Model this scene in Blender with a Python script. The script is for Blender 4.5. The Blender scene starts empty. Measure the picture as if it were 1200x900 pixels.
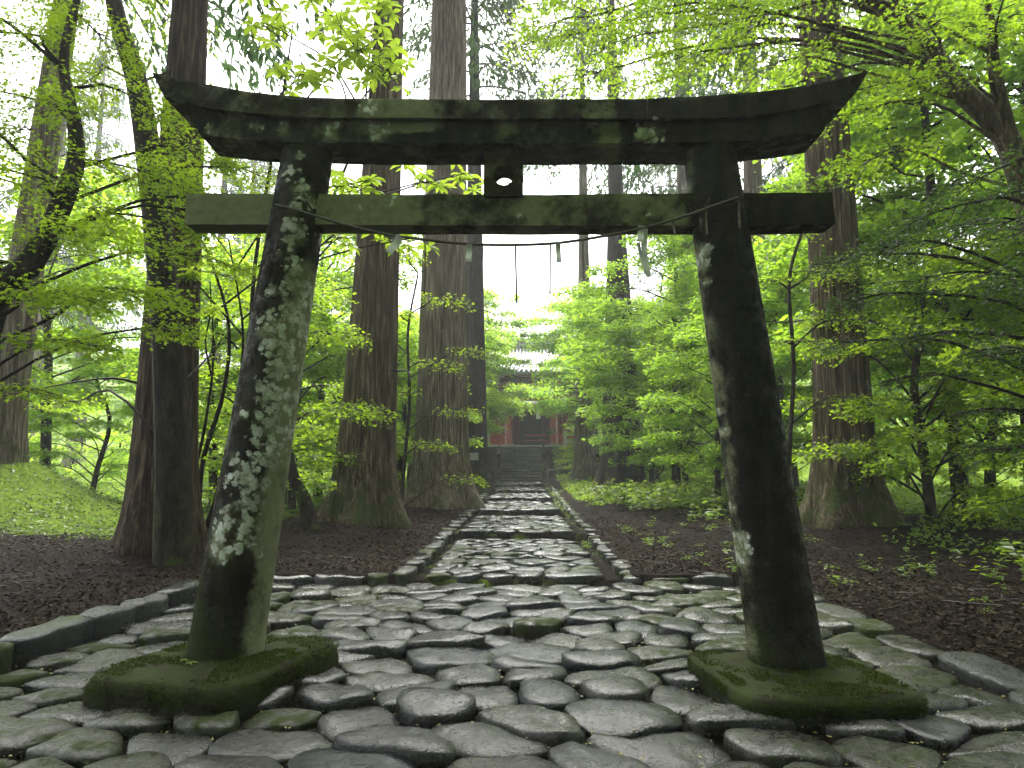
import bpy, math, random
import numpy as np
from mathutils import Matrix, Vector

S = bpy.context.scene
COL = S.collection
R = math.radians
rng = np.random.default_rng(7)
random.seed(7)

# ------------------------------------------------------------------ camera, sky, sun, exposure
CAM = np.array([0.0, 0.0, 1.10])
PITCH, YAW, LENS = 7.55, 0.86, 26.0
cd = bpy.data.cameras.new('camera'); cam = bpy.data.objects.new('camera', cd); COL.objects.link(cam)
cd.lens = LENS; cd.sensor_width = 36; cd.clip_start = 0.05; cd.clip_end = 600
cam.location = CAM; cam.rotation_euler = (R(90 + PITCH), 0, R(YAW))
S.camera = cam

SUN_EL, SUN_AZ = 62, -14          # sun behind the gate, a little to one side (azimuth from +Y)
w = bpy.data.worlds.new('World'); S.world = w; w.use_nodes = True
nt = w.node_tree; bg = nt.nodes['Background']
sky = nt.nodes.new('ShaderNodeTexSky'); sky.sky_type = 'NISHITA'; sky.sun_disc = False
sky.sun_elevation = R(SUN_EL); sky.sun_rotation = R(SUN_AZ)
sky.air_density = 1.0; sky.dust_density = 6.0; sky.ozone_density = 1.0
hs = nt.nodes.new('ShaderNodeHueSaturation'); hs.inputs['Saturation'].default_value = 0.22
nt.links.new(sky.outputs[0], hs.inputs['Color']); nt.links.new(hs.outputs[0], bg.inputs['Color'])
bg.inputs['Strength'].default_value = 0.10

sl = bpy.data.lights.new('sun', 'SUN'); sun = bpy.data.objects.new('sun', sl); COL.objects.link(sun)
sl.energy = 1.5; sl.angle = R(25); sl.color = (1.0, 0.96, 0.9)
sd = Vector((math.sin(R(SUN_AZ)) * math.cos(R(SUN_EL)), math.cos(R(SUN_AZ)) * math.cos(R(SUN_EL)), math.sin(R(SUN_EL))))
sun.rotation_euler = sd.to_track_quat('Z', 'Y').to_euler()

S.view_settings.view_transform = 'Standard'; S.view_settings.look = 'None'
S.view_settings.gamma = 1.0; S.view_settings.use_curve_mapping = False
S.view_settings.exposure = 2.82
S.render.engine = 'CYCLES'
cy = S.cycles
cy.use_denoising = True; cy.max_bounces = 5; cy.diffuse_bounces = 3; cy.glossy_bounces = 2
cy.transmission_bounces = 4; cy.transparent_max_bounces = 4; cy.volume_bounces = 0
cy.caustics_reflective = False; cy.caustics_refractive = False; cy.sample_clamp_indirect = 6
HAZE = 0.0017

# ------------------------------------------------------------------ pixel helpers (photo 1200 x 900)
F = 1200 * LENS / 36
_M = np.array(Matrix.Rotation(R(YAW), 3, 'Z') @ Matrix.Rotation(R(90 + PITCH), 3, 'X'))
def ray(u, v):
    return _M @ np.array([(u - 600) / F, -(v - 450) / F, -1.0])
def P(u, v, Y):
    d = ray(u, v); return CAM + d * (Y - CAM[1]) / d[1]
def px(Y):                         # metres per photo pixel at depth Y
    return Y / F

# ------------------------------------------------------------------ terrain
KL, KR = -1.30, 1.20               # path kerb lines
CL, CR, CB, CF = -3.23, 2.68, 8.25, -6.0   # court edges
XC = -0.10
TER = [  # (y0, y1, z0, z1) sloping terraces of the path
    (8.45, 12.9, 0.07, 0.15), (12.9, 18.2, 0.27, 0.31), (18.2, 23.3, 0.44, 0.52),
    (23.3, 28.0, 0.63, 0.69), (28.0, 32.2, 0.80, 0.90), (32.2, 35.2, 1.02, 1.10)]
def path_z(y):
    y = np.asarray(y, float)
    z = np.zeros_like(y)
    for a, b, p, q in TER:
        m = (y >= a) & (y < b); z = np.where(m, p + (q - p) * (y - a) / (b - a), z)
    z = np.where(y >= 35.2, np.clip(1.1 + (y - 35.2) * 0.42, 1.1, 3.0), z)
    return z
def smooth_z(y):
    return np.interp(y, [-50, 8, 12, 18, 23, 28, 33, 35.5, 40.5, 60, 200], [0, 0.02, .14, .33, .52, .72, .98, 1.25, 2.9, 3.2, 9])

def _hash(i, j, k, s):
    n = (i * 374761393 + j * 668265263 + k * 2147483647 + s * 1274126177) & 0xffffffff
    n = ((n ^ (n >> 13)) * 1274126177) & 0xffffffff
    n = n ^ (n >> 16)
    return (n & 0xffff) / 65535.0
def vnoise(p, s=0):
    p = np.asarray(p, float)
    i = np.floor(p).astype(np.int64); f = p - i; f = f * f * (3 - 2 * f)
    out = 0
    for a in (0, 1):
        for b in (0, 1):
            for c in (0, 1):
                h = _hash(i[..., 0] + a, i[..., 1] + b, i[..., 2] + c, s)
                wx = f[..., 0] if a else 1 - f[..., 0]
                wy = f[..., 1] if b else 1 - f[..., 1]
                wz = f[..., 2] if c else 1 - f[..., 2]
                out = out + h * wx * wy * wz
    return out
def fbm(p, s=0, o=3):
    p = np.asarray(p, float); a = 0.5; t = 0
    for k in range(o):
        t = t + a * vnoise(p * 2 ** k, s + k); a *= 0.5
    return t
def sstep(a, b, x):
    t = np.clip((x - a) / (b - a), 0, 1); return t * t * (3 - 2 * t)

def edge_dist(x, y):               # distance from the paved court and path
    dc = np.hypot(np.maximum(np.maximum(CL - x, x - CR), 0), np.maximum(y - CB, 0))
    return np.minimum(dc, np.maximum(np.maximum(np.maximum(KL - x, x - KR), CB - y), 0))
def ground_z(x, y):
    x = np.asarray(x, float); y = np.asarray(y, float)
    incourt = ((x > CL) & (x < CR) & (y < CB)).astype(float)
    inpath = ((x > KL) & (x < KR) & (y >= CB) & (y < 42)).astype(float)
    base = smooth_z(y) + 0.07
    dn = edge_dist(x, y)
    n = fbm(np.stack([x * .5, y * .5, x * 0], -1), 11) - .45
    n2 = fbm(np.stack([x * 2.3, y * 2.3, x * 0], -1), 21) - .45
    out = base + (0.35 * n + 0.06 * n2) * sstep(0, 2.5, dn) + 0.10 * sstep(0.1, 2.5, dn)
    # right bank rises a little, mossy mound on the other side
    out = out + 0.35 * sstep(2.5, 8, np.where(x > 0, dn, 0)) 
    out = out + 1.35 * np.exp(-(((x + 9.9) / 2.1) ** 2 + ((y - 13.2) / 2.2) ** 2))
    out = out - 1.2 * sstep(14, 26, y) * sstep(7, 16, -x) - .9 * sstep(14, 26, y) * sstep(7, 16, x)
    out = out + sstep(55, 130, y) * 12 + sstep(30, 80, np.abs(x)) * 7
    out = out - .11 * (1 - sstep(.05, .7, dn)) * ((x > CR) & (y < CB + .5))
    pz = path_z(y) - 0.055 
    pz = np.where(y >= 35.2, pz - .3, pz)
    out = np.where(inpath > 0, pz, out)
    out = np.where(incourt > 0, -0.055 + 0.012 * n2, out)
    return out
def gz(x, y): return float(ground_z(np.array([x]), np.array([y]))[0])
def G(u, v):                       # the ground point that a pixel looks at
    d = ray(u, v); t = 2.0
    while t < 150:
        p = CAM + d * t
        if p[2] < gz(p[0], p[1]): return p
        t += 0.05
    return CAM + d * 150

# ------------------------------------------------------------------ object helpers
def tag(o, label=None, cat=None, group=None, kind=None):
    if label: o['label'] = label
    if cat: o['category'] = cat
    if group: o['group'] = group
    if kind: o['kind'] = kind
    return o
def empty(name, loc=(0, 0, 0), rz=0):
    o = bpy.data.objects.new(name, None); COL.objects.link(o); o.location = loc; o.rotation_euler = (0, 0, rz)
    o.empty_display_size = .2
    return o
def npmesh(name, V, faces, mat, smooth=True, attrs=None):
    """faces: list of (N,k) int arrays"""
    me = bpy.data.meshes.new(name)
    V = np.ascontiguousarray(V, np.float32)
    me.vertices.add(len(V)); me.vertices.foreach_set('co', V.ravel())
    faces = [np.asarray(f, np.int32) for f in faces if len(f)]
    loops = np.concatenate([f.ravel() for f in faces])
    tot = np.concatenate([np.full(len(f), f.shape[1], np.int32) for f in faces])
    st = np.concatenate([[0], np.cumsum(tot)[:-1]]).astype(np.int32)
    me.loops.add(len(loops)); me.loops.foreach_set('vertex_index', loops)
    me.polygons.add(len(tot)); me.polygons.foreach_set('loop_start', st)
    me.polygons.foreach_set('use_smooth', np.full(len(tot), bool(smooth)))
    me.update(calc_edges=True)
    for k, a in (attrs or {}).items():
        at = me.attributes.new(k, 'FLOAT', 'POINT'); at.data.foreach_set('value', np.asarray(a, np.float32))
    me.validate()
    if mat: me.materials.append(mat)
    return me
def link(name, me, parent=None, loc=None):
    o = bpy.data.objects.new(name, me); COL.objects.link(o)
    if parent: o.parent = parent
    if loc is not None: o.location = loc
    return o
def obj(name, V, faces, mat, parent=None, smooth=True, attrs=None, loc=None):
    return link(name, npmesh(name, V, faces, mat, smooth, attrs), parent, loc)
def copy_tree(o, parent=None):
    c = o.copy(); COL.objects.link(c); c.parent = parent
    for ch in o.children: copy_tree(ch, c)
    return c

BOXF = np.array([[0, 3, 2, 1], [4, 5, 6, 7], [0, 1, 5, 4], [1, 2, 6, 5], [2, 3, 7, 6], [3, 0, 4, 7]])
def box(c, s, bev=0.0, rz=0):
    """bevelled box, centre c, full size s -> V, [faces]"""
    hx, hy, hz = np.array(s) / 2
    if bev <= 0:
        V = np.array([[-hx, -hy, -hz], [hx, -hy, -hz], [hx, hy, -hz], [-hx, hy, -hz], [-hx, -hy, hz], [hx, -hy, hz], [hx, hy, hz], [-hx, hy, hz]])
        Fc = [BOXF]
    else:
        b = min(bev, hx * .9, hy * .9, hz * .9)
        ring = lambda ix, iy, z: [[-hx + ix, -hy + iy, z]]
        def oct_(i, z):
            x, y, k = hx - i, hy - i, b
            return [[-x + k, -y, z], [x - k, -y, z], [x, -y + k, z], [x, y - k, z], [x - k, y, z], [-x + k, y, z], [-x, y - k, z], [-x, -y + k, z]]
        V = np.array(oct_(b * .6, -hz) + oct_(0, -hz + b) + oct_(0, hz - b) + oct_(b * .6, hz))
        q = []
        for r_ in range(3):
            for i in range(8):
                a = r_ * 8 + i; n = r_ * 8 + (i + 1) % 8
                q.append([a, n, n + 8, a + 8])
        Fc = [np.array(q), np.array([[7, 6, 5, 4, 3, 2, 1, 0]]), np.array([list(range(24, 32))])]
    if rz:
        ca, sa = math.cos(rz), math.sin(rz)
        V = V @ np.array([[ca, sa, 0], [-sa, ca, 0], [0, 0, 1]])
    return V + np.array(c), Fc
def join(parts):
    Vs, by = [], {}; off = 0
    for V, Fs in parts:
        Vs.append(V)
        for f in Fs:
            f = np.asarray(f)
            if len(f): by.setdefault(f.shape[1], []).append(f + off)
        off += len(V)
    return np.concatenate(Vs), [np.concatenate(v) for v in by.values()]
def boxobj(name, c, s, mat, parent=None, bev=0.0, rz=0, smooth=False):
    V, f = box((0, 0, 0), s, bev, rz)
    return obj(name, V, f, mat, parent, smooth, loc=c)
def loft(sec):
    """sec (n,m,3) closed rings -> V, faces with caps"""
    n, m, _ = sec.shape
    i = np.arange(n - 1)[:, None]; j = np.arange(m)[None]
    a = i * m + j; b = i * m + (j + 1) % m
    q = np.stack([a, b, b + m, a + m], -1).reshape(-1, 4)
    return sec.reshape(-1, 3), [q, np.arange(m)[::-1][None], (np.arange(m) + (n - 1) * m)[None]]
def tubes(pts, rad, sides=5):
    """pts (N,m,3), rad (N,m) -> V, [quads] ; open tubes"""
    pts = np.asarray(pts, float); rad = np.asarray(rad, float)
    N, m, _ = pts.shape
    t = np.gradient(pts, axis=1); t /= np.linalg.norm(t, axis=-1, keepdims=True) + 1e-9
    up = np.where(np.abs(t[..., 2:3]) > .9, np.array([1., 0, 0]), np.array([0, 0, 1.]))
    # one reference per tube keeps the frame steady
    up = np.broadcast_to(up[:, :1], t.shape)
    a = np.cross(t, up); a /= np.linalg.norm(a, axis=-1, keepdims=True) + 1e-9
    b = np.cross(t, a)
    th = np.arange(sides) * 2 * np.pi / sides
    V = pts[:, :, None] + rad[:, :, None, None] * (np.cos(th)[None, None, :, None] * a[:, :, None] + np.sin(th)[None, None, :, None] * b[:, :, None])
    base = (np.arange(N) * m * sides)[:, None, None]
    i = np.arange(m - 1)[None, :, None] * sides; j = np.arange(sides)[None, None]
    p = base + i + j; q = base + i + (j + 1) % sides
    f = np.stack([p, p + sides, q + sides, q], -1).reshape(-1, 4)
    return V.reshape(-1, 3), [f]
def spline(pts, n):
    """Catmull-Rom resample"""
    p = np.asarray(pts, float)
    p = np.vstack([2 * p[0] - p[1], p, 2 * p[-1] - p[-2]])
    k = len(p) - 3; t = np.linspace(0, k - 1e-6, n); i = t.astype(int); f = (t - i)[:, None]
    p0, p1, p2, p3 = p[i], p[i + 1], p[i + 2], p[i + 3]
    return 0.5 * (2 * p1 + (p2 - p0) * f + (2 * p0 - 5 * p1 + 4 * p2 - p3) * f ** 2 + (3 * p1 - p0 - 3 * p2 + p3) * f ** 3)

# ------------------------------------------------------------------ materials
class NT:
    def __init__(s, name):
        s.m = bpy.data.materials.new(name); s.m.use_nodes = True; s.t = s.m.node_tree
        s.t.nodes.clear(); s.out = s.t.nodes.new('ShaderNodeOutputMaterial')
    def n(s, typ, **kw):
        x = s.t.nodes.new('ShaderNode' + typ)
        for k, v in kw.items():
            if k.startswith('i_'):
                key = k[2:].replace('_', ' ')
                x.inputs[key].default_value = v
            else: setattr(x, k, v)
        return x
    def l(s, a, b): s.t.links.new(a, b)
    def coord(s, scale=(1, 1, 1), kind='Object'):
        tc = s.n('TexCoord'); mp = s.n('Mapping'); mp.inputs['Scale'].default_value = scale
        s.l(tc.outputs[kind], mp.inputs['Vector']); return mp.outputs[0]
    def noise(s, vec, scale, detail=4, rough=.55, dist=0.0):
        x = s.n('TexNoise'); x.inputs['Scale'].default_value = scale; x.inputs['Detail'].default_value = detail
        x.inputs['Roughness'].default_value = rough; x.inputs['Distortion'].default_value = dist
        if vec is not None: s.l(vec, x.inputs['Vector'])
        return x.outputs['Fac']
    def ramp(s, fac, stops):
        x = s.n('ValToRGB'); e = x.color_ramp.elements
        while len(e) < len(stops): e.new(0.5)
        for k, (p, c) in zip(e, stops):
            k.position = p; k.color = (*c, 1) if len(c) == 3 else c
        s.l(fac, x.inputs['Fac']); return x.outputs['Color']
    def fr(s, fac, a, b, lo=0., hi=1.):   # smooth map range
        x = s.n('MapRange', interpolation_type='SMOOTHSTEP')
        for k, v in zip(('From Min', 'From Max', 'To Min', 'To Max'), (a, b, lo, hi)): x.inputs[k].default_value = v
        s.l(fac, x.inputs['Value']); return x.outputs['Result']
    def math(s, op, a, b):
        x = s.n('Math', operation=op)
        for k, v in enumerate((a, b)):
            if isinstance(v, (int, float)): x.inputs[k].default_value = v
            else: s.l(v, x.inputs[k])
        return x.outputs[0]
    def mix(s, fac, a, b):
        x = s.n('Mix', data_type='RGBA')
        for k, v in ((0, fac), (6, a), (7, b)):
            if isinstance(v, (int, float)): x.inputs[k].default_value = v
            elif isinstance(v, tuple): x.inputs[k].default_value = (*v, 1)
            else: s.l(v, x.inputs[k])
        return x.outputs[2]
    def attr(s, name):
        x = s.n('Attribute'); x.attribute_name = name; return x.outputs['Fac']
    def bump(s, h, strength=.5, dist=.02, normal=None):
        x = s.n('Bump'); x.inputs['Strength'].default_value = strength; x.inputs['Distance'].default_value = dist
        s.l(h, x.inputs['Height'])
        if normal is not None: s.l(normal, x.inputs['Normal'])
        return x.outputs[0]
    def princ(s, color, rough=.6, normal=None, spec=.5, metallic=0.):
        x = s.n('BsdfPrincipled')
        for k, v in (('Base Color', color), ('Roughness', rough), ('Specular IOR Level', spec)):
            if isinstance(v, (int, float)): x.inputs[k].default_value = v
            elif isinstance(v, tuple): x.inputs[k].default_value = (*v, 1)
            else: s.l(v, x.inputs[k])
        if normal is not None: s.l(normal, x.inputs['Normal'])
        return x.outputs[0]
    def done(s, sh): s.l(sh, s.out.inputs['Surface']); return s.m

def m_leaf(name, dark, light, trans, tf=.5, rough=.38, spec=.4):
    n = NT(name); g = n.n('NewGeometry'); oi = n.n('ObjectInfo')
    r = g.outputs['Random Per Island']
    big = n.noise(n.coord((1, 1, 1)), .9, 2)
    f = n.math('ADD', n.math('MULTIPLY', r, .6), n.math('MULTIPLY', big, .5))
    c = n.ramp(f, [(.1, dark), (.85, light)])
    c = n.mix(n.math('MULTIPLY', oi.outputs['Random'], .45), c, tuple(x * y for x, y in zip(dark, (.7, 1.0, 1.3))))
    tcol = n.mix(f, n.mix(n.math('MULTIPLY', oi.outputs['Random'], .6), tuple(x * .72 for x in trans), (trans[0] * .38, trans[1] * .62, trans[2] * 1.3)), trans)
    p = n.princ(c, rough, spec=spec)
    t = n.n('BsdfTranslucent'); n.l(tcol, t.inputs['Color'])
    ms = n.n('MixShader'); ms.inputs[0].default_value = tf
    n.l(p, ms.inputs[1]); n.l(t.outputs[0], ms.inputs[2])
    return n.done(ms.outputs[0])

def m_bark(name, cols, moss=.36, sc=(9, 9, .55), bump=1.0, rough=.75):
    n = NT(name)
    v = n.coord(sc); v2 = n.coord((1, 1, 1))
    a = n.noise(v, 2.2, 6, .65, .6); b = n.noise(n.coord((sc[0] * 3, sc[1] * 3, sc[2] * 2)), 2.0, 5, .6)
    big = n.noise(v2, .8, 3)
    f = n.math('ADD', n.math('MULTIPLY', a, .7), n.math('MULTIPLY', b, .3))
    c = n.ramp(f, [(.38, cols[0]), (.50, cols[1]), (.62, cols[2])])
    c = n.mix(n.fr(big, .35, .7), c, n.mix(.5, c, cols[1]))
    # moss near the foot, thinning upward in ragged patches
    z = n.n('SeparateXYZ'); n.l(v2, z.inputs[0])
    mz = n.fr(z.outputs[2], 0.1, 3.2, 1.0, 0.0)
    mm = n.fr(n.math('ADD', n.math('MULTIPLY', mz, moss), n.noise(v2, 3.2, 5, .65)), .78, .98)
    c = n.mix(mm, c, n.mix(n.noise(v2, 30, 2), (.025, .04, .008), (.075, .10, .018)))
    h = n.math('ADD', a, n.math('MULTIPLY', b, .6))
    return n.done(n.princ(c, rough, n.bump(h, bump, .05), .14))

def m_stone(name, lo, hi, wet=.3, mossy=.35, lichen=False, sc=1.0, bump=.35, attrs=False):
    n = NT(name); v = n.coord((sc, sc, sc), 'Object') if not attrs else n.coord((sc, sc, sc))
    oi = n.n('ObjectInfo')
    big = n.noise(v, 2.2, 5, .6, .3); fine = n.noise(v, 28, 5, .7); mid = n.noise(v, 8, 5, .65)
    f = n.math('ADD', n.math('MULTIPLY', big, .5), n.math('ADD', n.math('MULTIPLY', mid, .3), n.math('MULTIPLY', fine, .25)))
    c = n.ramp(f, [(.3, lo), (.75, hi)])
    if attrs:
        st = n.noise(n.coord((7, 7, .5)), 1.6, 5, .65, .3)
        c = n.mix(n.fr(st, .45, .68), c, (.024, .021, .016))
        c = n.mix(n.fr(n.noise(v, 1.3, 4, .6), .5, .66), c, n.mix(.6, c, (.030, .034, .016)))
    tint = n.mix(oi.outputs['Random'], (.62, .72, .80), (1.35, 1.18, .92))
    mu = n.n('Mix', data_type='RGBA', blend_type='MULTIPLY'); mu.inputs[0].default_value = 1.0
    n.l(c, mu.inputs[6]); n.l(tint, mu.inputs[7]); c = mu.outputs[2]
    mossf = n.noise(v, 3.1, 6, .7)
    if attrs:
        ma = n.math('ADD', n.math('MULTIPLY', n.attr('moss'), .62), mossf)
        mm = n.fr(ma, .72, .98)
    else:
        ma = n.math('ADD', n.math('MULTIPLY', n.math('SUBTRACT', oi.outputs['Random'], .5), .25), n.math('ADD', mossf, mossy - .35))
        mm = n.fr(ma, .50, .78)
    mc = n.mix(n.noise(v, 34, 4, .7), (.004, .008, .001), (.040, .060, .006))
    mc = n.mix(n.fr(n.noise(v, 7, 6, .75), .47, .63), mc, n.mix(n.noise(v, 50, 2), (.004, .0035, .002), (.030, .024, .012))) if attrs else mc
    c = n.mix(n.math('MULTIPLY', mm, .85), c, mc)
    rough = n.fr(n.noise(v, 14, 5, .7), .36, .66, wet * .55, wet * 1.9)
    rough = n.mix(mm, rough, (.75, .75, .75))
    vo = n.n('TexVoronoi', feature='DISTANCE_TO_EDGE'); vo.inputs['Scale'].default_value = 3.0; n.l(n.coord((sc, sc, sc * 1.7)), vo.inputs['Vector'])
    pit = n.fr(n.noise(v, 45, 3, .6), .30, .42)
    h = n.math('ADD', n.math('MULTIPLY', mid, .9), n.math('ADD', n.math('MULTIPLY', fine, .45), n.math('MULTIPLY', pit, .25)))
    if attrs:
        h = n.math('ADD', h, n.math('MULTIPLY', n.math('MULTIPLY', mm, n.noise(v, 38, 5, .75)), 2.2))
        la = n.attr('lichen')
        wn = n.n('TexNoise'); wn.inputs['Scale'].default_value = 30; wn.inputs['Detail'].default_value = 4; n.l(v, wn.inputs['Vector'])
        wv = n.n('Mix', data_type='VECTOR'); wv.inputs[0].default_value = .045; n.l(v, wv.inputs[4]); n.l(wn.outputs['Color'], wv.inputs[5])
        vv = n.n('TexVoronoi'); vv.inputs['Scale'].default_value = 24; n.l(wv.outputs[1], vv.inputs['Vector'])
        ln = n.math('ADD', n.math('MULTIPLY', n.noise(v, 24, 6, .72, .2), .62), n.math('MULTIPLY', n.fr(vv.outputs['Distance'], .15, .75, 1.0, 0.0), .32))
        lm = n.fr(n.math('ADD', n.math('MULTIPLY', la, .42), ln), .70, .88)
        lcol = n.ramp(n.noise(v, 11, 5, .7), [(.34, (.15, .16, .11)), (.5, (.44, .47, .40)), (.64, (.72, .77, .74))])
        film = n.math('ADD', n.attr('film'), n.math('MULTIPLY', la, .45))
        fm = n.fr(n.math('ADD', n.math('MULTIPLY', film, .5), n.noise(v, 5, 6, .7)), .62, .92)
        c = n.mix(n.math('MULTIPLY', fm, .75), c, n.mix(n.noise(v, 22, 4), (.17, .175, .10), (.42, .43, .28)))
        c = n.mix(lm, c, lcol)
        rough = n.mix(n.math('MAXIMUM', lm, fm), rough, (.8, .8, .8))
        h = n.math('ADD', h, n.math('MULTIPLY', lm, .5))
    spec = n.fr(mm, 0, 1, .16 if attrs else .5, .10)
    return n.done(n.princ(c, rough, n.bump(h, bump, .02), spec))

def m_plain(name, a, b, rough=.6, sc=6, bump=.2, spec=.5):
    n = NT(name); v = n.coord()
    f = n.noise(v, sc, 5, .6)
    return n.done(n.princ(n.ramp(f, [(.3, a), (.7, b)]), rough, n.bump(f, bump, .02), spec))

M = {}
M['maple'] = m_leaf('maple_leaf', (.040, .085, .010), (.105, .165, .018), (.44, .64, .020), .64)
M['maple_dark'] = m_leaf('shade_leaf', (.018, .042, .007), (.045, .080, .012), (.10, .20, .02), .36)  # maple leaf copy darkened: shade of the silhouetted boughs put into the colour
M['maple_far'] = m_leaf('understory_leaf', (.045, .100, .016), (.105, .175, .024), (.44, .68, .035), .64)
M['bigleaf'] = m_leaf('broad_leaf', (.050, .105, .010), (.115, .18, .018), (.46, .64, .04), .62)
M['cedar_leaf'] = m_leaf('cedar_needle', (.022, .050, .015), (.05, .09, .025), (.09, .17, .04), .3, .55)
M['cover'] = m_leaf('ground_cover_leaf', (.045, .090, .010), (.125, .19, .020), (.32, .48, .025), .5)
M['cover_dark'] = m_leaf('mossy_ground_leaf', (.025, .050, .008), (.080, .13, .015), (.16, .26, .02), .4)
M['fern'] = m_leaf('bright_fern_leaf', (.06, .11, .012), (.12, .18, .02), (.34, .48, .04), .5)
M['bark'] = m_bark('cedar_bark', [(.009, .007, .0045), (.080, .060, .036), (.27, .215, .145)])
M['bark_red'] = m_bark('red_cedar_bark', [(.007, .005, .0035), (.045, .030, .018), (.20, .145, .095)], moss=.2)
M['bark_dark'] = m_bark('dark_bark', [(.006, .005, .004), (.020, .016, .012), (.055, .045, .033)], moss=.32, sc=(5, 5, 2), bump=.4)
M['bark_pale'] = m_bark('pale_cedar_bark', [(.022, .017, .012), (.13, .105, .072), (.34, .29, .215)], moss=.3)
M['twig'] = m_plain('twig_bark', (.010, .008, .006), (.035, .028, .02), .7, 12)
M['torii'] = m_stone('weathered_stone', (.003, .003, .0034), (.019, .019, .0195), wet=.6, attrs=True, bump=.55)
M['cobble'] = m_stone('wet_cobble_stone', (.003, .004, .0045), (.027, .030, .032), wet=.15, mossy=.27, bump=.55, sc=2.0)
M['cobble_moss'] = m_stone('mossy_cobble_stone', (.003, .004, .0028), (.022, .023, .015), wet=.22, mossy=.42, bump=.5, sc=2.0)
M['kerb'] = m_stone('mossy_kerb_stone', (.006, .007, .006), (.036, .038, .032), wet=.36, mossy=.45, bump=.6, sc=2.0)
M['step'] = m_stone('step_stone', (.010, .011, .011), (.045, .046, .046), wet=.2, mossy=.32, bump=.4, sc=2.0)
M['rope'] = m_plain('straw_rope', (.05, .045, .035), (.16, .145, .11), .8, 60)
M['paper'] = m_plain('white_paper', (.55, .56, .57), (.72, .73, .74), .7, 15, .05)
M['red'] = m_plain('vermilion_paint', (.22, .035, .018), (.34, .06, .03), .5, 8, .1)
M['redwood'] = m_plain('dark_red_wood', (.07, .016, .010), (.13, .03, .018), .55, 8, .1)
M['doorway_black'] = m_plain('dark_doorway_shade', (.012, .011, .010), (.03, .027, .024), .5, 8, .1)  # near-black colour holding the shade of the gate's open doorway
M['plaster'] = m_plain('white_plaster', (.55, .54, .50), (.72, .71, .67), .8, 3, .05)
M['tile'] = m_plain('grey_roof_tile', (.10, .11, .12), (.20, .215, .225), .35, 3, .1)
M['granite'] = m_plain('pale_granite', (.24, .24, .22), (.42, .41, .38), .7, 14, .2)
M['moss'] = m_leaf('moss_tuft', (.010, .018, .002), (.070, .095, .009), (.08, .11, .008), .2, .7, .1)
M['litter'] = m_leaf('dead_leaf', (.006, .004, .0025), (.055, .036, .021), (.02, .01, .005), .1, .6, .07)
M['yellow'] = m_leaf('fallen_yellow_leaf', (.16, .14, .03), (.36, .32, .10), (.1, .1, .02), .15)

def m_ground():
    n = NT('forest_floor'); v = n.coord()
    a = n.noise(v, 3.5, 6, .7); b = n.noise(v, 22, 6, .75); c0 = n.noise(v, 75, 3, .6)
    f = n.math('ADD', n.math('MULTIPLY', a, .3), n.math('ADD', n.math('MULTIPLY', b, .45), n.math('MULTIPLY', c0, .28)))
    c = n.ramp(f, [(.42, (.0015, .001, .0006)), (.52, (.007, .0045, .0026)), (.60, (.025, .0165, .0095)), (.72, (.075, .054, .034))])
    gm = n.fr(n.math('ADD', n.math('MULTIPLY', n.attr('green'), .75), n.noise(v, 1.6, 6, .7)), .78, 1.02)
    gc = n.ramp(n.noise(v, 9, 6, .7), [(.3, (.045, .085, .008)), (.7, (.17, .26, .022))])
    c = n.mix(gm, c, gc)
    h = n.math('ADD', b, n.math('MULTIPLY', c0, .6))
    return n.done(n.princ(c, n.fr(b, .3, .7, .6, .95), n.bump(h, .9, .04), .05))
M['ground'] = m_ground()

# ------------------------------------------------------------------ ground
def lines(lo, hi, pts, fine0, fine1, fs, cs):
    a = list(np.arange(fine0, fine1, fs)) + list(np.arange(fine1, hi, cs)) + list(np.arange(fine0, lo, -cs)) + list(pts)
    return np.unique(np.round(np.array(a), 3))
gx = lines(-110, 110, [CL - .02, CL + .02, CR - .02, CR + .02, KL - .02, KL + .02, KR - .02, KR + .02], -9, 9, .22, 2.2)
steps_y = [t[0] for t in TER]
gy = lines(-40, 180, [CB - .02, CB + .02, 35.1, 35.2] + sum([[y - .02, y + .02] for y in steps_y], []), 1.0, 24, .22, 1.6)
X, Y = np.meshgrid(gx, gy)
Z = ground_z(X, Y)
side = edge_dist(X, Y)
green = sstep(2.8, 5.0, -X + 0 * Y) * sstep(9.5, 11.5, Y) * sstep(3.2, 4.6, -X - (Y - 10) * .12) * .85
green = np.maximum(green, sstep(17, 22, Y) * sstep(1.8, 4, side) * .9)
green = np.maximum(green, sstep(5.5, 8, X) * sstep(6, 9, Y) * .75)
green = np.maximum(green, .45 * sstep(1.0, 2.4, X - KR) * sstep(11, 13, Y))
green = np.where(((X > CL) & (X < CR) & (Y < CB)), .12, green)
green = np.where((X > KL) & (X < KR) & (Y >= CB), .38, green)
nxg = len(gx); ii, jj = np.meshgrid(np.arange(len(gy) - 1), np.arange(nxg - 1), indexing='ij')
q = (ii * nxg + jj).ravel()
gq = np.stack([q, q + 1, q + nxg + 1, q + nxg], -1)
tag(obj('ground', np.stack([X, Y, Z], -1).reshape(-1, 3), [gq], M['ground'], None, True, {'green': green.ravel()}), kind='structure')

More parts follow.
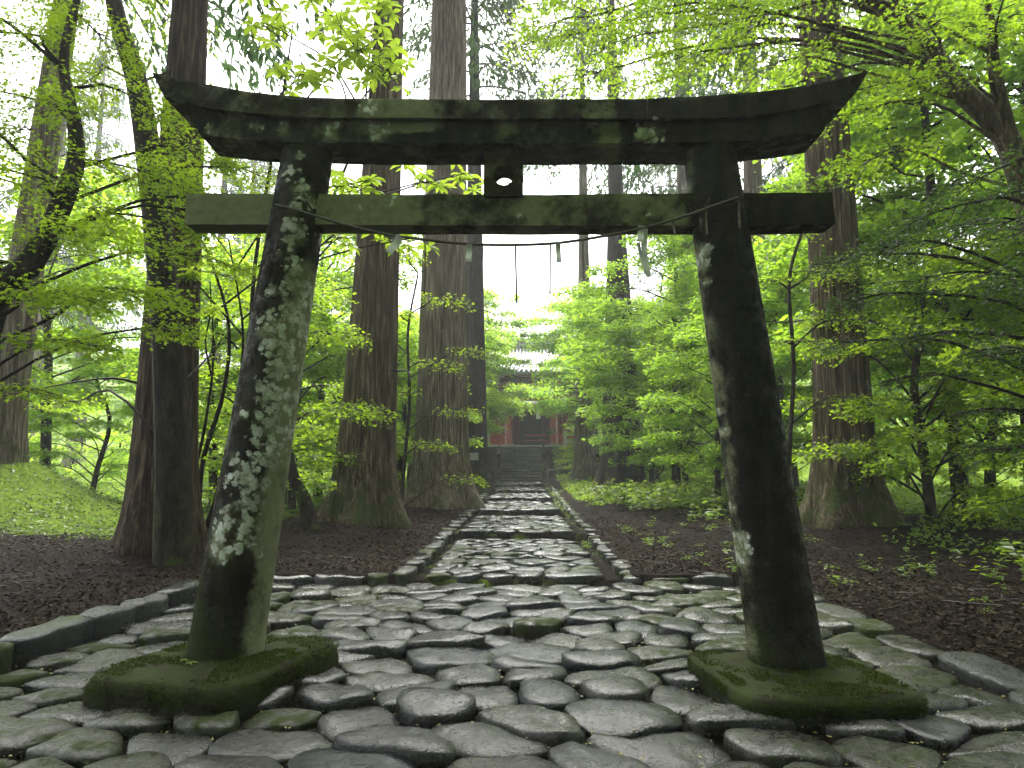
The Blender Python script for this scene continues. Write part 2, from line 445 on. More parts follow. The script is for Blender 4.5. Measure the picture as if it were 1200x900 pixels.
# ------------------------------------------------------------------ paving stones
def voronoi(pts, rect, asp=1.0):
    """cells of pts clipped to rect (x0,x1,y0,y1)"""
    x0, x1, y0, y1 = rect
    P2 = pts * np.array([1, asp]); cells = []
    for i, p in enumerate(P2):
        d = ((P2 - p) ** 2).sum(1); nb = np.argsort(d)[1:18]
        poly = [(x0, y0 * asp), (x1, y0 * asp), (x1, y1 * asp), (x0, y1 * asp)]
        for k in nb:
            mx, my = (p + P2[k]) / 2; nx_, ny_ = P2[k] - p
            out = []; L = len(poly)
            for a in range(L):
                A, B = poly[a], poly[(a + 1) % L]
                da = (A[0] - mx) * nx_ + (A[1] - my) * ny_; db = (B[0] - mx) * nx_ + (B[1] - my) * ny_
                if da <= 0: out.append(A)
                if da * db < 0:
                    t = da / (da - db); out.append((A[0] + t * (B[0] - A[0]), A[1] + t * (B[1] - A[1])))
            poly = out
            if len(poly) < 3: break
        cells.append(np.array(poly) / np.array([1, asp]) if len(poly) >= 3 else None)
    return cells
def chaikin(p, k):
    for _ in range(k):
        n_ = np.roll(p, -1, 0); p = np.stack([p * .75 + n_ * .25, p * .25 + n_ * .75], 1).reshape(-1, 2)
    return p
def clean_poly(p, tol=.045):
    q_ = [p[0]]
    for a in p[1:]:
        if np.linalg.norm(a - q_[-1]) > tol: q_.append(a)
    if len(q_) > 3 and np.linalg.norm(q_[0] - q_[-1]) < tol: q_.pop()
    return np.array(q_)
def centroid(p):
    x, y = p[:, 0], p[:, 1]; xn, yn = np.roll(x, -1), np.roll(y, -1)
    a = x * yn - xn * y; A = a.sum() / 2
    return np.array([((x + xn) * a).sum(), ((y + yn) * a).sum()]) / (6 * A + 1e-12), abs(A)
def stone_mesh(poly, gap, ztop, dome, ch, seed, depth=.13, tilt=(0, 0)):
    p = clean_poly(poly)
    c, A = centroid(p)
    q_ = p - c
    r = np.linalg.norm(q_, axis=1).mean()
    q_ = q_ * (1 - gap / max(r, .05))
    q_ = chaikin(q_, ch); n = len(q_)
    nz = lambda k, a: 1 + a * (vnoise(np.column_stack([q_ * 7, np.full(n, k * 3.1 + seed)]), seed) - .5)[:, None]
    rings = []
    for sc, z, a in ((1.0, -depth, .05), (1.015, -.040, .10), (1.0, -.013 , .10), (.955, -.001, .10), (.66, .8 * dome, .35)):
        rr = q_ * sc * nz(z * 10, a)
        zz = z + (vnoise(np.column_stack([q_ * sc * 7, np.full(n, 5.0 + seed)]), seed + 3) - .5) * (.042 if z > -.03 else .0)
        zz = zz + rr[:, 0] * tilt[0] + rr[:, 1] * tilt[1]
        rings.append(np.column_stack([rr, zz]))
    V = np.concatenate(rings + [np.array([[0, 0, dome + random.uniform(-.008, .008)]])])
    Fq = []
    for k in range(4):
        i = np.arange(n); Fq.append(np.stack([k * n + i, k * n + (i + 1) % n, (k + 1) * n + (i + 1) % n, (k + 1) * n + i], -1))
    i = np.arange(n); tri = np.stack([4 * n + i, 4 * n + (i + 1) % n, np.full(n, 5 * n)], -1)
    return V, [np.concatenate(Fq), tri], (c[0], c[1], ztop), A
def scatter_pts(rect, cell, asp, jit, it=1):
    x0, x1, y0, y1 = rect; dx, dy = cell, cell / asp
    pts = []; rows = max(1, round((y1 - y0) / dy)); dy = (y1 - y0) / rows
    for r_ in range(rows):
        cols = max(1, round((x1 - x0) / (dx * random.uniform(.88, 1.14)))); ddx = (x1 - x0) / cols
        off = random.uniform(0, 1)
        for k in range(cols):
            pts.append((x0 + (k + .5 + (off - .5) * .5 + random.uniform(-jit, jit) * .8) * ddx, y0 + (r_ + .5 + random.uniform(-jit, jit)) * dy))
    pts = np.array(pts)
    pts[:, 0] = np.clip(pts[:, 0], x0 + .05, x1 - .05); pts[:, 1] = np.clip(pts[:, 1], y0 + .05, y1 - .05)
    return pts
def pave(root, rect, cell, asp, zf, name, mats, gap=.022, dome=.03, limit=300, far_ch=1, stuffmat=None, rough_=.016, jit=.38):
    pts = scatter_pts(rect, cell, asp, jit)
    # merge some neighbours' spacing: drop a share of points so that bigger stones appear
    keep = np.random.default_rng(3).random(len(pts)) > np.where((pts[:, 1] < 4.3) & (np.abs(pts[:, 0]) < 1.6), .15, .07); pts = pts[keep]
    cells = voronoi(pts, rect, asp); items = []
    for k, c in enumerate(cells):
        if c is None: continue
        c0, A = centroid(c)
        if A < .012: continue
        items.append((c0[1], k, c))
    items.sort(key=lambda t: t[0]); rest = []; n_ = 0
    for y_, k, c in items:
        ch = 2 if y_ < 6.5 else far_ch
        if len(clean_poly(c)) < 3: continue
        t = (random.gauss(0, .04), random.gauss(0, .04))
        V, f, loc, A = stone_mesh(c, gap * random.uniform(.7, 1.5), 0, dome * random.uniform(.6, 1.5), ch, k, tilt=t)
        loc = (loc[0], loc[1], float(zf(loc[0], loc[1])) + random.gauss(0, rough_))
        if y_ < 2.3: rest.append((V + np.array(loc), f)); continue
        if n_ < limit:
            obj(name, V, f, mats(loc), root, True, loc=loc); n_ += 1
        else: rest.append((V + np.array(loc), f))
    if rest:
        V, f = join(rest); tag(obj(name, V, f, mats((0, 4, 0)), root, True), kind='stuff')

court = empty('courtyard_paving'); tag(court, kind='structure')
def cmat(loc):
    p = sstep(.8, 1.7, abs(loc[0] - XC)) * .82 + .08
    return M['cobble_moss'] if random.random() < p else M['cobble']
pave(court, (CL + .16, CR - .14, .6, CB - .02), .405, 1.14, lambda x, y: 0.0 + .0 * x, 'stone', cmat, gap=.009, dome=.012)

path = empty('stone_path'); tag(path, kind='structure')
def pmat(loc): return M['cobble_moss'] if random.random() < .28 else M['cobble']
PW0, PW1 = XC - 1.02, XC + 1.02
budget = 300; rest = []
for k, (y0, y1, z0, z1) in enumerate(TER):
    zf = lambda x, y, a=y0, b=y1, p=z0, q_=z1: p + (q_ - p) * (y - a) / (b - a) - .012
    # edging stones across the front of each terrace
    x = PW0
    while x < PW1 - .1:
        wd = random.uniform(.32, .62) if k else random.uniform(.28, .5)
        if PW1 - x - wd < .25: wd = PW1 - x
        poly = np.array([[x, y0], [x + wd, y0], [x + wd, y0 + .27], [x, y0 + .27]]) + np.random.default_rng(k).normal(0, .008, (4, 2))
        V, f, loc, A = stone_mesh(poly, .012, 0, .012, 1, int(x * 50) + k, depth=.22)
        loc = (loc[0], loc[1], float(zf(x, y0)) + random.gauss(.006, .006))
        obj('edging_stone', V, f, pmat(loc), path, True, loc=loc); x += wd
    pave(path, (PW0, PW1, y0 + .28, y1 - .02), .36, 1.12, zf, 'stone', pmat, gap=.008, dome=.009, limit=(120, 65, 25, 15, 8, 4)[k], rough_=.010)
# the stair below the gate
sy, sz = 35.2, 1.10
for k in range(13):
    rise, run = (.150, .34) if k < 8 else (.14, .42)
    sz += rise; x = PW0 + .02
    cuts = sorted([random.uniform(-.45, -.2), random.uniform(.2, .5)]); xs = [PW0 + .02] + [XC + c for c in cuts] + [PW1 - .02]
    for a, b in zip(xs[:-1], xs[1:]):
        boxobj('step_slab', ((a + b) / 2, sy + .24, sz - .11), (b - a - .005, .52, .22 + random.uniform(-.004, .004)), M['step'], path, .045).rotation_euler[0] = R(5)
    sy += run
STY, STZ = sy, sz   # top of the stair

# ------------------------------------------------------------------ kerbs
def kerb(name, a, b, wd, ht, ln, zf, mat=None, jit=.012):
    root = empty(name); tag(root, kind='structure')
    a, b = np.array(a, float), np.array(b, float); L = np.linalg.norm(b - a); d = (b - a) / L; s = 0
    ang = math.atan2(d[1], d[0])
    while s < L - .08:
        l_ = min(random.uniform(*ln), L - s)
        if L - s - l_ < .2: l_ = L - s
        c = a + d * (s + l_ / 2)
        poly = np.array([[-l_ / 2, -wd / 2], [l_ / 2, -wd / 2], [l_ / 2, wd / 2], [-l_ / 2, wd / 2]]) + rng.normal(0, .008, (4, 2))
        V, f, _, _ = stone_mesh(poly, .010, 0, .010, 2 if c[1] < 9 else 1, int(s * 31), depth=ht + .1)
        o = obj('kerb_stone', V, f, mat or (M['kerb'] if random.random() < .7 else M['cobble']), root, True)
        o.location = (c[0] + random.gauss(0, jit), c[1] + random.gauss(0, jit), zf(c[0], c[1]) + random.gauss(0, .012)); o.rotation_euler = (random.gauss(0, .02), random.gauss(0, .02), ang + random.gauss(0, .02))
        s += l_
    return root
kerb('kerb', (CL, 1.2), (CL, CB - .75), .27, .16, (.5, .9), lambda x, y: .115)
kerb('kerb', (CL - .05, CB + .02), (KL - .16, CB + .05), .25, .14, (.35, .6), lambda x, y: .085)
kerb('kerb', (KR + .16, CB + .05), (CR, CB + .02), .25, .14, (.3, .5), lambda x, y: .06)
kerb('kerb', (CR, 1.2), (CR, CB - .1), .30, .16, (.45, .9), lambda x, y: .015, jit=.03)
kerb('kerb', (KL - .02, CB - .05), (KL - .02, 30.5), .24, .15, (.45, .85), lambda x, y: float(smooth_z(y)) + .075)
kerb('kerb', (KR, CB - .05), (KR, 31.5), .23, .15, (.28, .55), lambda x, y: float(smooth_z(y)) + .055)

# ------------------------------------------------------------------ leaf shapes
LEAF = {
    'kite': (np.array([[0, 0, 0], [.45, .30, .07], [1, 0, -.04], [.45, -.30, .07]]), np.array([[0, 2, 1], [0, 3, 2]])),
    'needle': (np.array([[0, 0, 0], [.4, .16, .03], [1, 0, -.10], [.4, -.16, .03]]), np.array([[0, 2, 1], [0, 3, 2]])),
    'broad': (np.array([[0, 0, 0], [.3, .14, .05], [.62, .20, .05], [1, 0, -.10], [.62, -.20, .05], [.3, -.14, .05], [.5, 0, 0]]),
              np.array([[0, 6, 1], [1, 6, 2], [2, 6, 3], [3, 6, 4], [4, 6, 5], [5, 6, 0]])),
}
_t = []
for k, (a, r_) in enumerate(((-95, .55), (-62, .30), (-48, .85), (-24, .38), (0, 1.0), (24, .38), (48, .85), (62, .30), (95, .55))):
    _t.append([r_ * .6 * math.cos(R(a)) + .35, r_ * .6 * math.sin(R(a)), -.05 if k % 2 == 0 else .04])
_mv = np.array([[.30, 0, 0.03]] + _t)
LEAF['maple'] = (_mv, np.array([[0, k, k + 1] for k in range(1, 9)]))

def leaves(pos, dirs, nrm, size, kind):
    tv, tf = LEAF[kind]
    d = dirs / (np.linalg.norm(dirs, axis=1, keepdims=True) + 1e-9)
    n = nrm - (nrm * d).sum(1, keepdims=True) * d; n /= np.linalg.norm(n, axis=1, keepdims=True) + 1e-9
    s = np.cross(n, d)
    V = pos[:, None] + size[:, None, None] * (tv[None, :, 0:1] * d[:, None] + tv[None, :, 1:2] * s[:, None] + tv[None, :, 2:3] * n[:, None])
    off = (np.arange(len(pos)) * len(tv))[:, None, None]
    return V.reshape(-1, 3), (tf[None] + off).reshape(-1, 3)

# ------------------------------------------------------------------ torii
TY = 4.34
torii = empty('torii_gate', (0, TY, 0)); tag(torii, 'weathered dark stone torii gate with lichen spanning the cobbled court', 'torii')
def TP(u, v, Y=None):   # local torii coordinates
    p = P(u, v, TY if Y is None else Y); return np.array([p[0], p[1] - TY, p[2]])
def blobfield(V, blobs, Yf, fac=1.45):
    d = np.zeros(len(V))
    for b in blobs:
        u, v, r = b[:3]; c = TP(u, v, Yf); rr = r * px(Yf) * fac
        dd = np.hypot(V[:, 0] - c[0], V[:, 2] - c[2]) / rr
        d = np.maximum(d, np.clip(1.5 - dd, 0, 1))
    return d
LP = [(340,200,8),(351,180,4),(351,195,4),(351,208,5),(352,222,9),(361,232,8),(346,243,7),(345,268,11),(340,262,9),(338,278,8),(326,296,4),(340,296,5),
      (340,306,8),(346,320,10),(352,332,11),(340,330,7),(318,341,6),(331,342,5),(352,350,7),(318,385,16),(314,372,6),(345,365,13),(355,385,14),(338,360,9),(362,368,9),
      (312,404,8),(325,408,15),(332,425,13),(322,436,9),(302,446,4),(315,462,13),(326,472,14),(338,468,13),(310,474,9),(283,484,5),(288,486,4),(312,492,9),(322,502,10),
      (306,508,10),(316,522,9),(312,534,11),(300,540,9),(275,540,6),(288,556,13),(298,566,12),(285,570,10),(265,564,6),(302,578,5),(292,590,11),(268,597,8),(278,592,6),
      (262,612,10),(258,624,9),(290,612,8),(286,626,9),(297,620,5),(255,640,8),(265,648,8),(285,634,6),(303,648,4),(276,640,5),(262,600,5),(283,640,6),(295,640,4)]
def pillar(ub, vb, wb, ut, vt, wt, seed, blobs, mossfn, filmfn, ztop=3.12, zb=.12):
    Yc = TY; n, m = 72, 150
    pb, pt = TP(ub, vb), TP(ut, vt)
    rb, rt = wb * px(TY) / 1.04 / 2, wt * px(TY) / .95 / 2
    t0 = (zb - .02 - pb[2]) / (pt[2] - pb[2]); t1 = (ztop - pb[2]) / (pt[2] - pb[2])
    tt = np.linspace(t0, t1, m)
    th = np.arange(n) * 2 * np.pi / n
    C = pb + (pt - pb) * tt[:, None]; C[:, 1] = 0
    r = rb + (rt - rb) * tt
    r = r * (1 + .03 * np.exp(-((tt - t0) / .03) ** 2))
    rr = np.broadcast_to(r[:, None], (m, n))
    nn = fbm(np.stack([np.cos(th)[None] * 1.6 + 0 * tt[:, None], np.sin(th)[None] * 1.6 + 0 * tt[:, None], tt[:, None] * 9 + 0 * th[None]], -1), seed, 4) - .45
    rr = rr * (1 + .035 * nn)
    V = np.stack([C[:, 0:1] + rr * np.cos(th), rr * np.sin(th), np.broadcast_to(C[:, 2:3], (m, n))], -1)
    Vv, f = loft(V)
    li = blobfield(Vv, blobs, TY - .17) * (Vv[:, 1] < .03)
    rel = (Vv[:, 0] - np.repeat(C[:, 0], n)) / np.repeat(r, n)
    o = obj('pillar', Vv, f, M['torii'], torii, True, {'lichen': li, 'moss': mossfn(rel, Vv[:, 2]), 'film': filmfn(rel, Vv[:, 2])})
    return o
pillar(264, 762, 86, 363, 168, 58, 1, LP,
       lambda r, z: np.clip(.55 * sstep(-.2, -.9, r) + .85 * sstep(.75, .1, z), 0, 1) * .8,
       lambda r, z: .75 * sstep(.45, .85, r) * sstep(2.6, 1.9, z) + .35 * sstep(.1, .5, r) * sstep(1.2, 2.0, z) * sstep(2.7, 2.2, z))
RPb = [(874,632,5),(880,645,5),(873,658,5),(869,645,4),(826,295,6),(832,288,5),(830,305,4),(835,325,3),(836,451,3),(862,596,4),(856,505,3),(850,480,3)]
pillar(922, 774, 84, 829, 170, 60, 5, RPb,
       lambda r, z: np.clip(.35 * sstep(-.3, -.9, r) + .7 * sstep(.7, .1, z) + .5 * np.exp(-((z - 1.25) / .1) ** 2) * sstep(.6, .2, abs(r + .2)), 0, 1) * .75,
       lambda r, z: .40 * sstep(-.6, -.95, r))

# plinths, slightly turned, moss-grown
def plinth(corn, ztop, seed):
    corn = np.array(corn)  # 4 world xy corners, counter-clockwise
    p = chaikin(corn, 1)
    # dense outline
    pts = []
    for a in range(len(p)):
        A, B = p[a], p[(a + 1) % len(p)]
        for t in np.linspace(0, 1, 8, endpoint=False): pts.append(A + (B - A) * t)
    # pull the chaikin cut back towards the true corners
    pts = np.array(pts); c = corn.mean(0)
    q_ = []
    for s in pts: q_.append(s)
    q_ = np.array(q_); n = len(q_)
    loc = q_ - c
    # square the outline up again
    e1 = (corn[1] - corn[0]) / np.linalg.norm(corn[1] - corn[0]); e2 = np.array([-e1[1], e1[0]])
    a = np.arctan2(loc @ e2, loc @ e1)
    h1 = np.linalg.norm(corn[1] - corn[0]) / 2; h2 = np.linalg.norm(corn[2] - corn[1]) / 2
    k = (np.abs(np.cos(a) / h1) ** 9 + np.abs(np.sin(a) / h2) ** 9) ** (-1 / 9)
    out = (np.cos(a) * k)[:, None] * e1 + (np.sin(a) * k)[:, None] * e2
    rings = []
    for sc, z in ((1.0, -.1), (1.015, .02), (1.01, ztop - .045), (.985, ztop - .012), (.93, ztop), (.75, ztop + .004), (.5, ztop + .006), (.25, ztop + .004)):
        rr = out * sc
        nn = fbm(np.column_stack([rr * 4, np.full(n, z * 9 + seed)]), seed, 3) - .45
        rr = rr * (1 + .05 * nn[:, None] * (sc > .9)); zz = z + (.03 * nn if z > 0 else 0 * nn)
        rings.append(np.column_stack([rr + c - np.array([0, TY]), zz]))
    V, f = loft(np.array(rings))
    o = obj('plinth', V, f, M['torii'], torii, True, {'moss': np.where(V[:, 2] > .03, 1.0, .6) * np.where(np.random.default_rng(seed).random(len(V)) < .0, 0, 1), 'lichen': np.zeros(len(V)), 'film': np.zeros(len(V))})
    g = np.random.default_rng(seed + 70); nt_ = 22000
    a = g.uniform(0, 2 * np.pi, nt_); k = (np.abs(np.cos(a) / h1) ** 9 + np.abs(np.sin(a) / h2) ** 9) ** (-1 / 9)
    rr = np.sqrt(g.random(nt_)) * .985
    xy = ((np.cos(a) * k * rr)[:, None] * e1 + (np.sin(a) * k * rr)[:, None] * e2)
    zz = np.where(rr > .95, ztop - .01 - .5 * (rr - .95), ztop + .004)
    down = (g.random(nt_) < .25)
    xy = np.where(down[:, None], xy / rr[:, None] * 1.008, xy); zz = np.where(down, g.uniform(.01, ztop - .02, nt_), zz)
    keep = fbm(np.column_stack([xy * 5, zz * 5]), seed + 5, 3) > .41
    xy, zz = xy[keep], zz[keep]; m_ = len(zz); outw = xy / np.linalg.norm(xy, axis=1, keepdims=True)
    d = np.column_stack([g.normal(0, .7, (m_, 2)) + outw * .3, g.uniform(.2, 1.0, m_)]); nn = g.normal(0, 1, (m_, 3))
    Vm, fm_ = leaves(np.column_stack([xy + c - np.array([0, TY]), zz]), d, nn, g.uniform(.006, .016, m_), 'kite')
    tag(obj('moss', Vm, [fm_], M['moss'], o, False), kind='stuff')
def onplane(u, v, z):
    d = ray(u, v); t = (z - CAM[2]) / d[2]; p = CAM + d * t; return p[:2]
A_, B_, C_ = onplane(110, 793, .14), onplane(290, 808, .14), onplane(378, 752, .14)
plinth([A_, B_, C_ + (C_ - B_) * .12, A_ + (C_ - B_) * 1.12], .14, 3)
A_, B_, C_ = onplane(876, 822, .10), onplane(1090, 816, .10), onplane(1046, 764, .10)
D_ = onplane(808, 765, .10)
plinth([A_, B_, B_ + (D_ - A_) * 1.05, D_ + (D_ - A_) * .05], .10, 8)

def beam(name, tops, bots, Yf, Yb, crown, parts, matl, blobs, seed, mossv=.15, filmv=None, nx=90, tap=0.0):
    """tops/bots: front edge polylines as (u,v) at Yf; Yf/Yb front and back planes (local to the world)"""
    T = np.array([TP(u, v, Yf) for u, v in tops]); B = np.array([TP(u, v, Yf) for u, v in bots])
    T = spline(T, nx); B = spline(B, nx)
    m = 7; d = Yb - Yf
    sec = []
    for k in range(nx):
        t = T[k]; b = B[k]
        fr_ = [b + (t - b) * s for s in np.linspace(0, 1, m)]
        back = [np.array([p[0], p[1] + d, p[2]]) for p in fr_[::-1]]
        ridge = [np.array([t[0], t[1] + d * .3, t[2] + crown]), np.array([t[0], t[1] + d * .7, t[2] + crown])]
        und = [np.array([b[0], b[1] + d * .66, b[2]]), np.array([b[0], b[1] + d * .33, b[2]])]
        sec.append(fr_ + ridge + back + und)
    sec = np.array(sec)
    nn = fbm(sec * 5.0, seed, 3) - .45
    sec[..., 1] += .018 * nn; sec[..., 2] += .014 * (fbm(sec * 7.0, seed + 9, 3) - .45)
    cuts = [0] + [int(c * nx) for c in parts] + [nx - 1]
    for a, b_ in zip(cuts[:-1], cuts[1:]):
        s = sec[a:b_ + 1].copy()
        if a: s[0, :, 0] += .0025
        if b_ < nx - 1: s[-1, :, 0] -= .0025
        V, f = loft(s)
        f[0] = f[0]
        li = blobfield(V, blobs, Yf, 1.2) * (V[:, 1] < Yf - TY + .06)
        fl = np.zeros(len(V)) if filmv is None else filmv(V)
        obj(name, V, f, matl, torii, False, {'lichen': li, 'moss': np.full(len(V), mossv) + .45 * (V[:, 2] > np.repeat(s[:, :, 2].max(1), s.shape[1]) - .03), 'film': fl})
KB = [(433,125,10),(431,130,7),(390,146,7),(388,157,8),(440,144,10),(443,155,9),(436,152,8),(300,148,5),(305,151,4),(330,150,5),(760,152,11),(752,158,8),(768,158,9),(765,143,6),(762,165,5),(244,150,4)]
def kfilm(V): return .30 * (V[:, 0] < TP(720, 150)[0]) + .75 * np.exp(-((V[:, 0] - TP(487, 125)[0]) / .17) ** 2) * (V[:, 2] > 3.18) + .3 * np.exp(-((V[:, 0] - TP(705, 150)[0]) / .1) ** 2)
YF = TY - .16
beam('kasagi', [(178, 85), (245, 99), (335, 112), (450, 115.5), (600, 116), (750, 115.5), (860, 110), (950, 99), (1018, 83)],
     [(192, 113), (250, 127), (335, 136), (450, 138), (600, 138.5), (750, 139), (860, 137), (945, 125), (1003, 108)], YF - .035, TY + .2, .02, (.635,), M['torii'], KB, 31, .2, kfilm, 110)
beam('shimaki', [(221, 121), (300, 133), (400, 138.5), (600, 138.5), (800, 138.5), (880, 135), (975, 119)],
     [(233, 157), (300, 164), (400, 167), (600, 167.5), (800, 167), (880, 164), (966, 153)], YF, TY + .15, 0, (.60,), M['torii'], KB, 37, .12, kfilm, 90)
NB = [(425,238,7),(330,235,0.1),(742,232,6),(760,250,4),(610,250,4),(455,235,5),(480,255,5)]
def nfilm(V):
    x = V[:, 0]
    return .95 * (x < TP(325, 240)[0]) + .6 * sstep(TP(400, 240)[0] - .3, TP(400, 240)[0] + .02, x) * sstep(TP(455, 240)[0] + .2, TP(455, 240)[0], x) + .5 * np.exp(-((x - TP(625, 240)[0]) / .09) ** 2) + .50 * (x < TP(800, 240)[0])
beam('nuki', [(218, 226.5), (320, 227), (600, 228), (870, 226), (975, 225.5)],
     [(217, 263), (320, 263), (600, 264), (870, 264), (979, 262)], TY - .085, TY + .085, 0, (), M['torii'], NB, 43, .30, nfilm, 90)
# central strut with its round hole
def gaku():
    p0, p1 = TP(567, 170, TY - .10), TP(613, 228, TY - .10)
    x0, x1, z0, z1 = p0[0], p1[0], p1[2] - .01, 3.10
    c = TP(590.5, 205, TY - .10); r = 11.5 * px(TY) / .955
    n = 48; th = np.arange(n) * 2 * np.pi / n
    def sq(a):
        dx, dz = math.cos(a), math.sin(a)
        tx = ((x1 if dx > 0 else x0) - c[0]) / dx if abs(dx) > 1e-6 else 9
        tz = ((z1 if dz > 0 else z0) - c[2]) / dz if abs(dz) > 1e-6 else 9
        t = min(tx, tz); return [c[0] + dx * t, c[2] + dz * t]
    # snap four outline points to the corners
    ang = list(th)
    for X_, Z_ in ((x0, z0), (x1, z0), (x1, z1), (x0, z1)):
        a = math.atan2(Z_ - c[2], X_ - c[0]) % (2 * np.pi); k = int(np.argmin([abs((t - a + np.pi) % (2 * np.pi) - np.pi) for t in ang])); ang[k] = a
    O = np.array([sq(a) for a in ang]); I = np.array([[c[0] + r * math.cos(a), c[2] + r * math.sin(a)] for a in ang]); I2 = np.array([[c[0] + r * 1.08 * math.cos(a), c[2] + r * 1.08 * math.sin(a)] for a in ang])
    def at(A, y): return np.column_stack([A[:, 0], np.full(n, y), A[:, 1]])
    rings = [at(O, -.10), at(I2, -.10), at(I, -.09), at(I, .09), at(I2, .10), at(O, .10)]
    V = np.concatenate(rings); i = np.arange(n); f = []
    for k in range(6):
        a, b = k * n, ((k + 1) % 6) * n
        f.append(np.stack([a + i, a + (i + 1) % n, b + (i + 1) % n, b + i], -1)[:, ::-1])
    z = np.zeros(len(V))
    obj('strut', V, [np.concatenate(f)], M['torii'], torii, False, {'lichen': z, 'moss': z, 'film': z + .25})
gaku()

# rope with paper streamers
rope = empty('straw_rope', (0, 0, 0)); tag(rope, 'thin straw rope sagging between the torii pillars, hung with paper streamers', 'rope')
YR = TY - .215
rp = [(322, 240), (350, 247), (400, 262), (450, 274), (500, 281), (550, 286), (600, 287), (650, 285), (700, 278), (750, 268), (800, 254), (840, 240), (866, 231)]
Rp = spline([P(u, v, YR) for u, v in rp], 90)
V, f = tubes(Rp[None], np.full((1, 90), .0085), 7); obj('cord', V, f, M['rope'], rope)
for side_, (u, v) in ((1, (322, 240)), (-1, (866, 231))):
    p = P(u, v, YR); cx = P(355, 240, TY)[0] if side_ == 1 else P(838, 235, TY)[0]
    a = np.linspace(0, np.pi, 16); rr = .2
    loop = np.stack([cx + (-side_) * (-np.cos(a)) * 0 - side_ * np.cos(a * 0) * np.abs(p[0] - cx) * np.cos(a), YR + np.sin(a) * .40, np.full(16, p[2])], -1)
    V, f = tubes(loop[None], np.full((1, 16), .0065), 7); obj('cord', V, f, M['rope'], rope)
def streamer(u0, v0, u1, v1, wpx, folds=1, mat='paper'):
    a, b = P(u0, v0, YR - .012), P(u1, v1, YR - .012); n = 9
    pts = np.array([a + (b - a) * t for t in np.linspace(0, 1, n)]); hw = wpx * px(YR) / 2
    d = (b - a) / np.linalg.norm(b - a); s = np.cross(d, [0, 1, 0])
    off = np.array([0, .02, 0]) * np.sin(np.linspace(0, 5, n))[:, None] * .6
    secs = np.stack([pts + off - s * hw, pts + off + s * hw, pts + off + s * hw + [0, .0015, 0], pts + off - s * hw + [0, .0015, 0]], 1)
    V, f = loft(secs); obj('paper_streamer' if mat == 'paper' else 'straw_tassel', V, f, M[mat], rope, False)
streamer(468, 277, 456, 297, 9); streamer(550, 286, 549, 307, 7); streamer(654, 284, 655, 308, 6)
streamer(752, 264, 750, 284, 8); streamer(757, 268, 755, 300, 5); streamer(754, 284, 760, 325, 6); streamer(748, 284, 757, 322, 4)
for u, v0, v1, w_ in ((604, 288, 356, 2.2), (645, 286, 345, 2.0), (683, 281, 330, 1.6), (498, 281, 345, 1.6), (789, 258, 276, 2.5), (828, 245, 275, 2.8), (867, 231, 268, 3), (566, 287, 330, 1.4)):
    streamer(u, v0, u + random.uniform(-2, 2), v1, w_, 1, 'rope')

